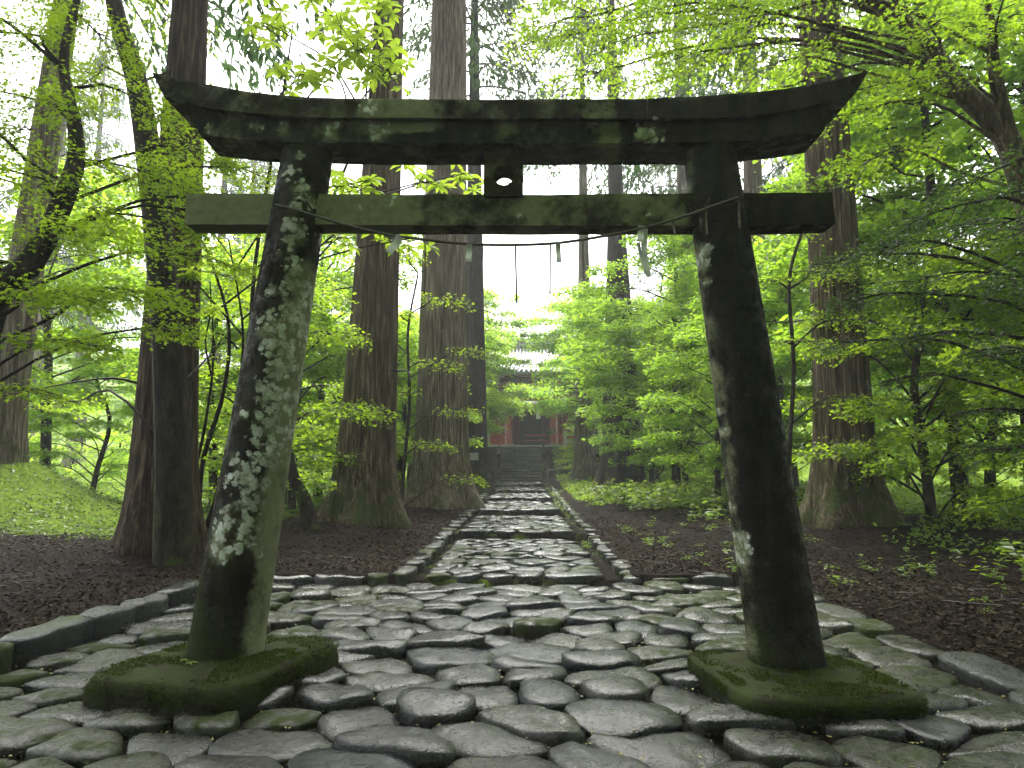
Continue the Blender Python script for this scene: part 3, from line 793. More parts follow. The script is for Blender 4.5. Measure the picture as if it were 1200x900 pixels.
# ------------------------------------------------------------------ foliage engine
class Tree:
    """collects limbs, twigs and leaves in world (or local) coordinates"""
    def __init__(s, seed): s.g = np.random.default_rng(seed); s.limbs = []; s.tw = []; s.L = []
    def limb(s, pts, r0, r1, n=14, sides=7):
        p = spline(pts, n); s.limbs.append((p, np.linspace(1, 0, n) ** .85 * (r0 - r1) + r1, sides)); return p
    def pad(s, c, r, axis, n_leaf, size, flat=.30, ntw=16, droop=.16, up=.55, bigdrop=0.0):
        g = s.g; c = np.asarray(c, float)
        ax = np.array([axis[0], axis[1], 0.]); ax /= np.linalg.norm(ax) + 1e-9
        sd_ = np.array([-ax[1], ax[0], 0])
        t = g.uniform(-.9, .95, ntw); sgn = np.where(np.arange(ntw) % 2 == 0, 1, -1)
        ang = g.uniform(.5, 1.25, ntw)
        dr = np.cos(ang)[:, None] * ax + (sgn * np.sin(ang))[:, None] * sd_
        ln = r * (1 - .45 * np.abs(t)) * g.uniform(.55, 1.1, ntw)
        st = c + t[:, None] * r * ax + np.array([0, 0, 1]) * (-droop * r * np.clip(t, 0, 1) ** 2)[:, None]
        u = np.linspace(0, 1, 4)
        pts = st[:, None] + dr[:, None] * (ln[:, None] * u)[..., None]
        pts[..., 2] += -droop * (ln[:, None] * u ** 2) + g.normal(0, .025, (ntw, 4)) * r * (u > 0)
        pts[..., :2] += g.normal(0, .03, (ntw, 4, 2)) * r * (u > 0)[None, :, None]
        s.tw.append((pts, np.linspace(.0065, .002, 4)[None] * np.ones((ntw, 1)) * max(1, r)))
        # leaves along the side twigs, two-ranked, in a flat spray
        k = g.integers(0, ntw, n_leaf); f = g.uniform(.12, 1.05, n_leaf) ** .8
        f2 = np.clip(f, 0, 1) * 3; i0 = np.minimum(f2.astype(int), 2); fr_ = (f2 - i0)[:, None]
        pos = pts[k, i0] * (1 - fr_) + pts[k, i0 + 1] * fr_
        sg = g.choice([-1, 1], n_leaf)
        perp = np.stack([-dr[k, 1], dr[k, 0], np.zeros(n_leaf)], -1) * sg[:, None]
        lat = np.abs(g.normal(0, .17, n_leaf)) * r
        pos = pos + perp * lat[:, None]; pos[:, 2] += g.normal(0, flat * .35, n_leaf) * r - .1 * lat
        d = dr[k] * .6 + perp * .7 + g.normal(0, .35, (n_leaf, 3)); d[:, 2] -= .15 + bigdrop
        n = np.column_stack([g.normal(0, up, n_leaf), g.normal(0, up, n_leaf), np.ones(n_leaf)])
        s.L.append((pos, d, n, size * g.uniform(.6, 1.25, n_leaf)))
    def whorl_pad(s, c, r, n_w, size):
        """big lanceolate leaves in whorls at twig ends"""
        g = s.g
        for _ in range(n_w):
            tip = np.asarray(c) + g.normal(0, .55, 3) * r * np.array([1, 1, .7]); st = np.asarray(c) + g.normal(0, .15, 3) * r - np.array([0, 0, .2 * r])
            mid = (tip + st) / 2 + g.normal(0, .05, 3)
            s.tw.append((np.array([[st, mid, tip, tip + (tip - mid) * .1]]), np.array([[.007, .005, .004, .002]])))
            m = g.integers(5, 9); a = g.uniform(0, 6.28) + np.arange(m) * 2 * np.pi / m + g.normal(0, .15, m)
            d = np.column_stack([np.cos(a), np.sin(a), g.uniform(-.55, .15, m)]); n = np.column_stack([-.3 * np.cos(a), -.3 * np.sin(a), np.ones(m)]) + g.normal(0, .2, (m, 3))
            s.L.append((np.repeat(tip[None], m, 0), d, n, size * g.uniform(.65, 1.15, m)))
    def build(s, root, leafkind, leafmat, barkmat, crown='crown', limbname='limb'):
        parts = []
        for p, r, sd_ in s.limbs: parts.append(tubes(p[None], r[None], sd_))
        if parts:
            for k, pr in enumerate(parts):
                obj('trunk' if k == 0 else limbname, pr[0], pr[1], barkmat, root)
        if s.tw:
            tp = [tubes(p, r, 3) for p, r in s.tw]; V, f = join(tp)
            tag(obj('twigs', V, f, M['twig'], root), kind='stuff')
        if s.L:
            a = [np.concatenate(x) for x in zip(*s.L)]
            V, f = leaves(*a, leafkind)
            obj(crown, V, [f], leafmat, root, False)
    def reach(s, trunk, c, r, r0=.03, low=.5):
        """a limb from the trunk curve out to a pad; returns its axis"""
        c = np.asarray(c, float); g = s.g
        dz = np.linalg.norm(trunk[:, :2] - c[:2], axis=1)
        zt = c[2] - low * np.clip(dz, .2, 1.6)
        k = int(np.argmin(np.abs(trunk[:, 2] - zt) + .15 * dz)); a = trunk[k]
        ax = c - a; ax[2] = 0; L_ = np.linalg.norm(ax) + 1e-6; ax /= L_
        mid = a + (c - a) * .5 + np.array([0, 0, .12 * L_]) + g.normal(0, .06, 3) * min(L_, 1.5)
        e = c + ax * r * .9 - np.array([0, 0, .12 * r])
        s.limb([a, mid, c - ax * r * .3, c + ax * r * .35, e], r0, .003, 12, 5)
        return ax

# ------------------------------------------------------------------ cedars
def trunk_mesh(H, r_at, lean, flare, seed, mat, n=84, m=70, lobes=5, ridge=.05):
    """trunk at the origin; r_at(z) radius, lean (dx,dy) at the top"""
    g = np.random.default_rng(seed)
    z = -0.4 + (H + .4) * np.linspace(0, 1, m) ** 1.7
    th = np.arange(n) * 2 * np.pi / n
    r = np.array([r_at(max(k, 0)) for k in z])
    T, Zz = np.meshgrid(th, z)
    ph = g.uniform(0, 6.28, 4)
    lob = .5 + .5 * np.cos(lobes * T + ph[0] + .5 * np.sin(T + ph[1]))
    fl = flare * np.exp(-np.clip(Zz, 0, None) / .55) * (.45 + .9 * lob) + .18 * flare * np.exp(-np.clip(Zz, 0, None) / 1.8) * lob
    rd = np.abs(np.sin(T * 11 + ph[2] + 1.2 * np.sin(Zz * .35 + 2 * T))) * .6 + np.abs(np.sin(T * 19 + ph[3] + .8 * np.sin(Zz * .5 + 3 * T))) * .4
    nn = fbm(np.stack([np.cos(T) * 5, np.sin(T) * 5, Zz * .25], -1), seed, 3) - .45
    RR = r[:, None] * (1 + fl + ridge * (rd - .5) + .12 * nn)
    V = np.stack([RR * np.cos(T) + lean[0] * np.clip(Zz / H, 0, 1), RR * np.sin(T) + lean[1] * np.clip(Zz / H, 0, 1), Zz], -1)
    Vv, f = loft(V)
    return npmesh('trunk', Vv, f[:1], mat, True)

def cedar_crown_mesh(seed, z0=9, z1=27, rmax=3.6, nb=60, per=210):
    t = Tree(seed); g = t.g
    br = []
    for k in range(nb):
        f = (k + g.uniform(0, 1)) / nb; z = z0 + (z1 - z0) * f; a = g.uniform(0, 6.28); L_ = rmax * (1 - f) ** .7 * g.uniform(.5, 1.1) + .4
        d = np.array([math.cos(a), math.sin(a), 0])
        u = np.linspace(0, 1, 6)
        p = np.array([0, 0, z]) + d * (L_ * u)[:, None] + np.array([0, 0, 1]) * (.18 * L_ * u - .55 * L_ * u ** 2)[:, None]
        br.append(p)
        m = int(per * (L_ / rmax) ** 1.1) + 30
        uu = g.uniform(.25, 1.05, m); pos = np.array([0, 0, z]) + d * (L_ * uu)[:, None] + np.array([0, 0, 1]) * (.18 * L_ * uu - .55 * L_ * uu ** 2)[:, None]
        sd_ = np.array([-d[1], d[0], 0]); lt = g.normal(0, .20, m) * L_ * (1.1 - .6 * uu)
        pos += sd_ * lt[:, None]; pos[:, 2] -= np.abs(g.normal(0, .22, m)) + .25 * np.abs(lt)
        dd = d * .5 + sd_ * np.sign(lt)[:, None] * .5 + g.normal(0, .35, (m, 3)); dd[:, 2] -= .7
        t.L.append((pos, dd, np.column_stack([g.normal(0, .6, m), g.normal(0, .6, m), np.ones(m)]), g.uniform(.16, .36, m)))
    a = [np.concatenate(x) for x in zip(*t.L)]
    V, f = leaves(*a, 'needle')
    me = npmesh('crown', V, [f], M['cedar_leaf'], False)
    Vb, fb = tubes(np.array(br), np.linspace(.05, .008, 6)[None] * np.ones((nb, 1)), 4)
    return me, npmesh('limbs', Vb, fb, M['bark_dark'], True)
CROWNS = [cedar_crown_mesh(101), cedar_crown_mesh(102, 8, 24, 3.2), cedar_crown_mesh(103, 12, 30, 4.0)]

def cedar(label, ub, vb, w_low, v_low, u_top, w_top, v_top, mat, seed, flare=.5, H=27, crown=0, Y=None, group=None, ridge=.05, name='cedar_tree', lift=0):
    if Y is None: b = G(ub, vb)
    else: b = P(ub, vb, Y); b[2] = gz(b[0], b[1])
    Yc = b[1]
    # depth-corrected widths along the trunk
    zl = P(ub, v_low, Yc)[2] - b[2]; pt = P(u_top, v_top, Yc); zt = pt[2] - b[2]
    rl, rt = w_low * px(Yc) / 2, w_top * px(Yc) / 2 * .97
    sl_ = (rt - rl) / (zt - zl)
    r_at = lambda z: max(.05, rl + sl_ * (z - zl)) if z < zt else max(.05, rt * (1 - (z - zt) / (H - zt + .5)))
    lean = ((pt[0] - b[0]) / zt * H, 0)
    o = empty(name, (b[0], b[1], b[2])); tag(o, label, 'tree', group)
    link('trunk', trunk_mesh(H, r_at, lean, flare, seed, mat, ridge=ridge), o)
    gd = np.random.default_rng(seed + 900)
    for k_ in range(7):
        z_ = gd.uniform(1.6, 7.5); a_ = gd.uniform(0, 6.28); r_ = r_at(z_); dv = np.array([math.cos(a_), math.sin(a_), gd.uniform(-.35, .15)]); L_ = gd.uniform(.25, 1.5)
        p0 = np.array([lean[0] * z_ / H, 0, z_]) + dv * r_ * .85
        pp = spline([p0, p0 + dv * L_ * .5 + gd.normal(0, .06, 3), p0 + dv * L_ + np.array([0, 0, -.12 * L_]) + gd.normal(0, .1, 3)], 8)
        Vd, fd = tubes(pp[None], np.linspace(.022, .006, 8)[None], 5); obj('dead_branch', Vd, fd, M['twig'], o)
    if crown is not None:
        cm, lm = CROWNS[crown]
        for nm, me in (('crown', cm), ('limbs', lm)):
            c = link(nm, me, o); c.location = (lean[0] * .55, 0, lift); c.rotation_euler = (0, 0, seed * 1.3)
    return b
B1 = cedar('reddish stripped-bark cedar beside the slender dark trunk, past the torii pillar', 186, 642, 66, 480, 222, 44, 20, M['bark_red'], 1, .38, crown=0)
B2 = cedar('straight brown cedar with flared roots beside the path kerb', 427, 614, 58, 430, 456, 36, 20, M['bark'], 2, .55, crown=2, ridge=.10, lift=7)
B3 = cedar('broad furrowed cedar with mossy buttress roots touching the path kerb', 516, 597, 58, 470, 526, 44, 20, M['bark_pale'], 3, .5, crown=1, Y=19.5, ridge=.10, lift=7)
B4 = cedar('dark cedar carrying a small plaque beside the path', 556, 572, 27, 480, 556, 22, 330, M['bark_dark'], 4, .5, crown=1, Y=26.5, lift=7)
B5 = cedar('massive grey-brown cedar on the fern bank past the torii pillar', 996, 612, 60, 460, 961, 48, 40, M['bark'], 5, .62, crown=0, ridge=.10)
B6 = cedar('dark mossy cedar standing behind the young maple on the bank', 729, 548, 40, 470, 722, 20, 250, M['bark_dark'], 6, .35, crown=2, Y=27.5, lift=7)
B7 = cedar('pale mossy-footed cedar near the stair wall', 686, 543, 21, 480, 684, 13, 300, M['bark_pale'], 7, .5, crown=1, Y=33.0, lift=7)
B8 = cedar('pale leaning cedar behind the mossy mound', -8, 585, 42, 450, 40, 36, 250, M['bark_pale'], 8, .3, crown=0, Y=13.2)
cedar('thin pale cedar glimpsed between the torii pillar and the massive cedar', 892, 560, 26, 350, 882, 22, 200, M['bark_pale'], 9, .4, crown=0, Y=24)
FARC = [(-24, 36), (-17, 40), (-19, 50), (-28, 46), (-13, 60), (7.8, 34), (13, 30), (18, 44), (12, 58), (24, 33), (27, 50), (-24, 66), (24, 68)]
fm = []
for k in range(3):
    H = 27 + 2 * k
    fm.append(trunk_mesh(H, lambda z, H=H: max(.05, .48 * (1 - z / (H + 1))), (.2, 0), .4, 60 + k, M['bark_pale'] if k != 1 else M['bark'], 28, 24, ridge=.08))
for k, (x, y) in enumerate(FARC):
    o = empty('cedar_tree', (x, y, gz(x, y)), k * 1.7); s = random.uniform(.85, 1.15); o.scale = (s, s, s)
    tag(o, 'tall straight cedar fading into the mist of the woods', 'tree', 'distant cedars in the misty woods')
    link('trunk', fm[k % 3], o)
    cm, lm = CROWNS[k % 3]; link('crown', cm, o); link('limbs', lm, o)
for k, (x, y) in enumerate([(5.5, -4), (7.5, 1.0), (1.5, -10), (12, 7), (-13, 8), (-10, -9)]):   # the wood goes on behind the camera
    o = empty('cedar_tree', (x, y, gz(x, y)), k * 1.1); tag(o, 'tall cedar of the grove around the approach to the torii', 'tree', 'cedars of the grove around the approach')
    link('trunk', fm[k % 3], o); cm, lm = CROWNS[k % 3]; link('crown', cm, o); link('limbs', lm, o)

# plaque on the dark cedar
pl = P(555, 535, B4[1] - .62)
boxobj('tree_plaque', pl, (.34, .02, .26), M['granite'], None, .004); tag(bpy.context.scene.objects['tree_plaque'], 'small pale plaque fixed to the dark cedar beside the path', 'plaque')

# ------------------------------------------------------------------ near trees
def pxpath(pts): return [P(u, v, y) for u, v, y in pts]
def near_tree(name, label, cat, trunkpts, r0, pads, leafmat, barkmat, seed, leafkind='maple', size=.06, nl=1000, r1=.02, extra=(), up=.55, group=None):
    t = Tree(seed); tr = t.limb(trunkpts, r0, r1, 30, 10)
    base = tr[0].copy()
    trunks = [tr]
    for e, er in extra: trunks.append(t.limb(e, er, .012, 22, 8))
    allp = np.concatenate(trunks)
    for p in pads:
        c = P(p[0], p[1], p[2]); r = p[3]; k = p[4] if len(p) > 4 else 1.0
        ax = t.reach(allp, c, r, .012 + .014 * r)
        t.pad(c, r, ax, int(nl * k * r * r), size, up=up, ntw=int(14 + 8 * r))
    root = empty(name, base); tag(root, label, cat, group)
    sub = -base
    t.limbs = [(p + sub, r, s_) for p, r, s_ in t.limbs]; t.tw = [(p + sub, r) for p, r in t.tw]; t.L = [(a + sub, b, c, d) for a, b, c, d in t.L]
    t.build(root, leafkind, leafmat, barkmat)
    return root
def gb(x, y): return np.array([x, y, gz(x, y) - .1])

# maple leaning in from the side of the mound
LM = [(20, 40, 7.2, .75), (100, 25, 7.6, .7), (50, 120, 7.0, .7), (135, 105, 7.6, .65), (30, 205, 6.8, .7), (115, 190, 7.2, .75), (215, 175, 7.8, .55), (75, 275, 6.8, .75),
      (165, 255, 7.4, .65), (255, 235, 8.0, .55), (40, 345, 6.6, .6), (130, 340, 7.0, .65), (225, 300, 7.6, .5), (60, 400, 6.4, .5), (185, 385, 7.2, .42, .8), (285, 200, 8.2, .5), (-40, 150, 7, .8), (-30, 300, 6.6, .8), (-40, 20, 7.2, .8), (60, -50, 7.6, .9), (15, 455, 6.2, .35, .7), (290, 260, 8.4, .45)]
near_tree('maple_tree', 'dark-limbed maple arching over the mossy mound with layered leaves', 'tree',
          [gb(-7.0, 7.0), P(-60, 480, 6.9), P(-5, 350, 6.8), P(42, 300, 6.9), P(85, 205, 7.1), P(88, 150, 7.2), P(75, 60, 7.3), P(110, -60, 7.5)], .17, LM, M['maple'], M['bark_dark'], 11, size=.072, nl=2500)
# slender dark trunk in front of the stripped cedar
near_tree('slender_tree', 'slender dark-trunked tree growing against the reddish cedar', 'tree',
          [gb(P(205, 630, B1[1] - .95)[0], B1[1] - .95), P(203, 540, B1[1] - .9), P(198, 420, B1[1] - .9), P(188, 300, B1[1] - .9), P(174, 180, B1[1] - .9), P(160, 95, B1[1] - .9), P(140, 30, B1[1] - .9), P(126, -40, B1[1] - .9), P(120, -120, B1[1] - .9)], .23,
          [(60, -10, 9.8, .8), (200, 20, 10.6, .7), (240, 110, 10.8, .6), (110, 90, 9.6, .6), (150, -60, 10, 1.0), (280, 330, 10.6, .6), (250, 420, 10.4, .55, .8), (90, 470, 10.5, .6, .7)], M['maple'], M['bark_dark'], 12, size=.075, nl=1300, r1=.06)
# tree leaning over from the bank
RM = [(690, 18, 7.6, .6), (760, 40, 7.8, .65), (830, 60, 7.6, .6), (700, 85, 8.4, .5), (880, 20, 7.2, .6), (770, 95, 8.4, .5), (645, 45, 8.0, .45), (930, 70, 7.4, .55), (820, 5, 7.0, .6), (720, -30, 7.4, .8), (860, -40, 7, .8), (1000, -20, 6.8, .8),
      (985, 135, 7.4, .5), (1050, 180, 7.2, .55), (1120, 90, 6.6, .5), (1170, 20, 6.2, .6), (1090, 30, 6.6, .5), (1030, 100, 7.2, .45), (900, 110, 8.2, .4)]
near_tree('leaning_tree', 'crooked grey-barked tree leaning over the torii from the fern bank', 'tree',
          [gb(7.6, 7.0), P(1290, 430, 6.9), P(1215, 260, 6.8), P(1178, 160, 6.8), P(1120, 100, 6.9), P(1085, 50, 7.0), P(1030, 5, 7.1), P(930, -30, 7.3), P(860, -40, 7.5)], .16, RM, M['maple'], M['bark'], 13, size=.064, nl=2500,
          extra=[([P(1205, 240, 6.8), P(1180, 150, 6.7), P(1165, 80, 6.6), P(1160, 20, 6.5), P(1140, -60, 6.4)], .09)])
# dark boughs close by on the bank
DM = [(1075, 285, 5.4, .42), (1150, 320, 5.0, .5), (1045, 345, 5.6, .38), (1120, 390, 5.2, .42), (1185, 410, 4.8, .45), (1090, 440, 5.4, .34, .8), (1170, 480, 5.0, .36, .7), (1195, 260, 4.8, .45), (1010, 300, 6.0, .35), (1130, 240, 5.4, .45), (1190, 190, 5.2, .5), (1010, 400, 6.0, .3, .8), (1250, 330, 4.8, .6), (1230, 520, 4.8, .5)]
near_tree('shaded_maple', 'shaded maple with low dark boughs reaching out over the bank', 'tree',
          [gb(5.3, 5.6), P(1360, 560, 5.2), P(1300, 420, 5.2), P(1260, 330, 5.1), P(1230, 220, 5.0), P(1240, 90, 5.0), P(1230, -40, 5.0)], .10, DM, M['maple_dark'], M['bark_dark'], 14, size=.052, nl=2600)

near_tree('sapling', 'young tree whose light sprays cross the broad furrowed cedar', 'tree', [gb(P(470, 560, 17.0)[0], 17.0), P(474, 540, 17.0), P(480, 470, 17.0), P(478, 390, 17.0), P(490, 320, 17.0)], .05,
          [(505, 425, 17.2, .6), (530, 480, 17.2, .55), (500, 520, 16.8, .6), (535, 560, 16.8, .5), (470, 460, 17, .6), (460, 370, 17, .7), (515, 350, 17.2, .6), (545, 410, 17.4, .5), (470, 300, 17, .7), (455, 530, 16.8, .5)], M['maple'], M['bark_dark'], 16, 'kite', .085, 620)
near_tree('sapling', 'thin sapling with light leaves in front of the massive cedar', 'tree', [gb(P(925, 600, 10.5)[0], 10.5), P(925, 540, 10.5), P(930, 430, 10.5), P(925, 330, 10.5), P(940, 270, 10.5)], .035,
          [(960, 320, 10.6, .5), (985, 375, 10.5, .45), (930, 400, 10.5, .45), (985, 465, 10.4, .3), (900, 330, 10.6, .45), (940, 270, 10.6, .4)], M['maple'], M['bark_dark'], 17, 'maple', .065, 900)
# broad-leaved shrub with several stems
sh = Tree(15); sb = G(234, 632); stems = []
for pts, r_ in (([(236, 634, 0), (262, 560, 0), (290, 430, 0), (300, 300, 0), (330, 120, 0), (345, 20, 0)], .05), ([(230, 636, 0), (238, 540, 0), (262, 460, 0), (268, 380, 0), (245, 300, 0), (228, 270, 0)], .04),
                ([(240, 634, 0), (268, 520, 0), (285, 400, 0), (268, 280, 0)], .035), ([(226, 634, 0), (228, 560, 0), (240, 500, 0), (250, 420, 0), (246, 330, 0)], .03), ([(244, 634, 0), (285, 540, 0), (300, 480, 0), (350, 330, 0), (430, 130, 0), (440, 40, 0)], .045)):
    y0 = sb[1]; stems.append(sh.limb([P(u, v, y0 - .9 * k / len(pts)) for k, (u, v, _) in enumerate(pts)], r_, .008, 20, 6))
allst = np.concatenate(stems)
for (u, v, y, r_, nw) in ((222, 330, 9.3, .38, 6), (245, 372, 9.2, .3, 4), (335, 40, 9.0, .55, 12), (420, 50, 8.8, .5, 14), (455, 80, 8.8, .45, 12), (395, 85, 9.0, .4, 9), (415, 215, 9.0, .4, 10), (450, 245, 9.0, .4, 9), (490, 215, 9.2, .35, 7), (440, 20, 8.8, .5, 10), (350, 90, 9.2, .35, 6), (480, 280, 9.2, .3, 5), (540, 205, 9.4, .35, 7), (370, 10, 9, .5, 8), (400, 280, 9.3, .35, 5)):
    c = P(u, v, y); sh.reach(allst, c, r_, .016); sh.whorl_pad(c, r_, nw, .21)
root = empty('broadleaf_shrub', sb); tag(root, 'many-stemmed shrub with large pointed yellow-green leaves behind the torii', 'shrub')
sh.limbs = [(p - sb, r_, k) for p, r_, k in sh.limbs]; sh.tw = [(p - sb, r_) for p, r_ in sh.tw]; sh.L = [(a - sb, b, c, d) for a, b, c, d in sh.L]
sh.build(root, 'broad', M['bigleaf'], M['bark_dark'], limbname='stem')

# ------------------------------------------------------------------ understory maples (four kinds, copied)
def maple_proto(seed, H, spread, npads, nl, size, mat, lo=.28, kind='kite'):
    t = Tree(seed); g = t.g
    x = g.normal(0, .25, 2); tr = t.limb([[0, 0, -.2], [x[0] * .4, x[1] * .4, H * .22], [x[0], x[1], H * .5], [x[0] * .6 + g.normal(0, .2), x[1] * .6 + g.normal(0, .2), H * .75], [x[0], x[1], H]], .05 + .011 * H, .02, 24, 8)
    for k in range(npads):
        f = lo + (1 - lo) * (k + g.uniform(0, 1)) / npads; a = k * 2.4 + g.normal(0, .4)
        rad = spread * (math.sin(math.pi * min(1, (f - lo) / (1 - lo) * .75 + .22)) ** .6) * g.uniform(.35, 1.0)
        c = np.array([math.cos(a) * rad, math.sin(a) * rad, H * f]); r = spread * g.uniform(.26, .46)
        ax = t.reach(tr, c, r, .018 + .01 * r); t.pad(c, r, ax, int(nl * r * r / (spread * .36) ** 2), size, ntw=18, up=.6)
    root = empty('understory_maple'); t.build(root, kind, mat, M['bark_dark']); return root
protos = [maple_proto(201, 6.5, 2.3, 30, 680, .115, M['maple_far'], .2), maple_proto(202, 8.0, 2.8, 36, 680, .13, M['maple_far'], .16),
          maple_proto(203, 4.5, 1.9, 24, 650, .085, M['maple'], .12), maple_proto(204, 9.5, 3.0, 34, 750, .14, M['maple_far'], .3)]
used = [False] * 4
def put(k, x, y, s, rz, label, group=None, name=None, z=None):
    o = protos[k] if not used[k] else copy_tree(protos[k]); used[k] = True
    if name: o.name = name
    o.location = (x, y, gz(x, y) if z is None else z); o.scale = (s, s, s * random.uniform(.95, 1.1)); o.rotation_euler = (0, 0, rz); tag(o, label, 'tree', group)
def at(u, y): return P(u, 500, y)[0]
MID = 'understory maples among the cedars'
SIZE = ('mid-sized', 'tall', 'low', 'high-crowned')
def zone(u, y):
    near = y < 19
    if u < 130: return 'beyond the mossy mound' if near else 'in the hollow far beyond the mossy mound'
    if u < 320: return 'beside the reddish cedar' if near else 'far behind the reddish cedar'
    if u < 440: return 'beside the straight brown cedar' if near else 'deep behind the straight brown cedar'
    if u < 560: return 'behind the broad furrowed cedar'
    if u < 660: return 'overhanging the stair to the shrine gate'
    if u < 740: return 'beside the pale mossy-footed cedar'
    if u < 860: return 'among the ferns beside the path kerb' if near else 'behind the fern clumps'
    if u < 1000: return 'between the torii pillar and the massive cedar' if near else 'far behind the massive cedar'
    return 'on the shaded bank past the massive cedar' if near else 'in the hollow past the massive cedar'
MIDS = [(2, 300, 12.5, .9), (0, 345, 17, .9), (2, 395, 21, 1.1), (0, 468, 23, .9), (1, 480, 30, .9), (3, 512, 34, .8), (0, 805, 22.5, .85), (1, 845, 21, .8), (1, 770, 30, .95), (0, 905, 17.5, .8), (2, 1085, 11.5, .9), (0, 1150, 13.5, .85), (2, 1240, 9.5, 1.0), (1, 1010, 24, .9), (0, 110, 19, .7), (3, 706, 31, .8), (3, 545, 35.5, .85), (3, 700, 35, .9), 
        (1, 255, 17, .75), (0, 335, 20, .8), (1, 430, 27, .8), (0, 490, 25.5, .8), (3, 520, 36, .8), (1, 745, 36, .8), (0, 838, 16.5, .65), (3, 860, 26, .85), (1, 930, 20, .8), (3, 532, 31, .75), (1, 760, 26, .75),
        (3, 60, 18.5, 1.0), (3, 1120, 13.0, 1.0), (3, 1010, 17.5, .95), (3, 1205, 13.0, 1.05), (3, 790, 24, 1.0), (3, 375, 21, .9), (3, 560, 36.0, .88), (3, 674, 36.5, .90)]
for (k, u, y, s) in MIDS:
    put(k, at(u, y), y, s, random.uniform(0, 6.28), SIZE[k] + ' maple with layered bright leaves ' + zone(u, y), MID)
for (k, u, y, s) in ((2, 30, 24, .8), (2, 150, 29, .9), (2, 255, 26, .8), (2, 385, 30, .9), (2, 1060, 25, .9), (2, 1165, 22, .8), (2, 920, 29, .9), (2, 1000, 33, .9), (2, 90, 36, 1.0), (2, 205, 38, 1.0), (2, 840, 36, .9), (2, 1130, 34, 1.0)):
    put(k, at(u, y), y, s, random.uniform(0, 6.28), 'low leafy bush standing in the misty clearing behind the cedars', 'bushes in the misty clearing', 'clearing_bush', gz(at(u, y), y) - .6)
for (k, x, y, s) in ((2, 2.5, 34.6, .38), (2, 3.6, 34.2, .45), (2, -2.7, 34.8, .38), (2, 3.0, 37.0, .5), (2, -2.9, 37.2, .5), (2, 4.6, 35.5, .5)):
    put(k, x, y, s, random.uniform(0, 6.28), 'small rounded bush against the wall beside the stair', 'bushes flanking the stair', 'stair_bush', gz(x, y) - .1)
FM = 'distant trees in the mist'
for k in range(40):
    y = random.uniform(46, 84); x = random.uniform(-.85, .85) * y
    if abs(x) < 4.5 + (y > 45) * 6: x = math.copysign(random.uniform(11, 24), x)
    put((1, 3, 3, 0)[k % 4], x, y, random.uniform(.9, 1.45), random.uniform(0, 6.28), 'pale green tree dissolving into mist far behind the cedars', FM, 'distant_tree')
for (k, x, y, s) in ((3, 4.8, -2.5, 1.3), (3, 8.2, 1.6, 1.2), (3, 1.5, -7, 1.3), (3, 10.5, 5.5, 1.2), (1, -3.2, -6.5, 1.3), (1, 6.0, -7, 1.4), (1, 1.4, -8.5, 1.4), (1, 10.5, -4, 1.4), (1, -8.5, -8, 1.3), (3, -4.0, -1.6, 1.25), (3, .4, -3.0, 1.35), (3, 3.3, -1.2, 1.2)):
    put(k, x, y, s, random.uniform(0, 6.28), 'leafy tree of the grove shading the near court', 'trees shading the near court', 'grove_tree')

# ------------------------------------------------------------------ shrine gate
GY, GZ = STY + 1.6, STZ
gate = empty('shrine_gate', (XC + .55, GY, GZ)); tag(gate, 'red-painted two-storey shrine gate with grey tiled roof at the top of the stair', 'gate')
GW, GD = 7.2, 4.0
def gb_(name, c, s, m, bev=.01, parent=None): return boxobj(name, c, s, M[m], parent or gate, bev)
gb_('podium', (0, GD / 2, -.05), (GW + 1.6, GD + 1.6, .32), 'granite', .03)
for k, x in enumerate((-GW / 2, -1.25, 1.25, GW / 2)):
    for y in (0, GD):
        n = 16; th = np.arange(n) * 2 * np.pi / n
        sec = np.stack([np.stack([x + .2 * np.cos(th), y + .2 * np.sin(th), np.full(n, z)], -1) for z in (.1, .2, 2.9)]); V, f = loft(sec)
        o = obj('column', V, f, M['red'], gate); 
        V, f = box((x, y, .14), (.62, .62, .12), .03); obj('column_base', V, f, M['granite'], o, False)
for sx in (-1, 1):
    xc = sx * (1.25 + GW / 2) / 2
    gb_('wall_panel', (xc, .02, .42), (GW / 2 - 1.7, .10, .5), 'red')
    gb_('lattice_panel', (xc, .10, 1.35), (GW / 2 - 1.7, .06, 1.3), 'redwood')
    for k in range(9): gb_('lattice_bar', (xc - .85 + k * .21, .055, 1.35), (.05, .035, 1.28), 'red', 0)
    gb_('plaster_panel', (xc, .06, 2.35), (GW / 2 - 1.7, .08, .55), 'plaster')
    gb_('beam', (xc, 0, .74), (GW / 2 - 1.6, .2, .14), 'red'); gb_('beam', (xc, 0, 2.03), (GW / 2 - 1.6, .2, .12), 'red')
    gb_('side_wall', (sx * GW / 2, GD / 2, 1.4), (.1, GD - .5, 2.6), 'red')
    d = gb_('door_leaf', (sx * .95, 1.9, 1.35), (.9, .08, 2.4), 'redwood'); d.rotation_euler[2] = sx * .9
gb_('doorway_shade', (0, GD - .1, 1.4), (2.3, .06, 2.5), 'doorway_black')  # dark sheet standing in for the shade inside the open doorway
rl = gb_('low_fence', (.35, .6, .75), (1.5, .08, .08), 'red'); gb_('low_fence', (.35, .6, .45), (1.5, .06, .06), 'red')
gb_('lintel', (0, 0, 2.78), (GW + .7, .34, .24), 'red', .02); gb_('lintel', (0, GD, 2.78), (GW + .7, .34, .24), 'red', .02)
for k in range(17): gb_('bracket', (-GW / 2 - .1 + k * (GW + .2) / 16, -.25, 3.08), (.18, .8, .3), 'redwood', .03)
gb_('balcony', (0, GD / 2, 3.32), (GW + 1.5, GD + 1.7, .16), 'redwood', .02)
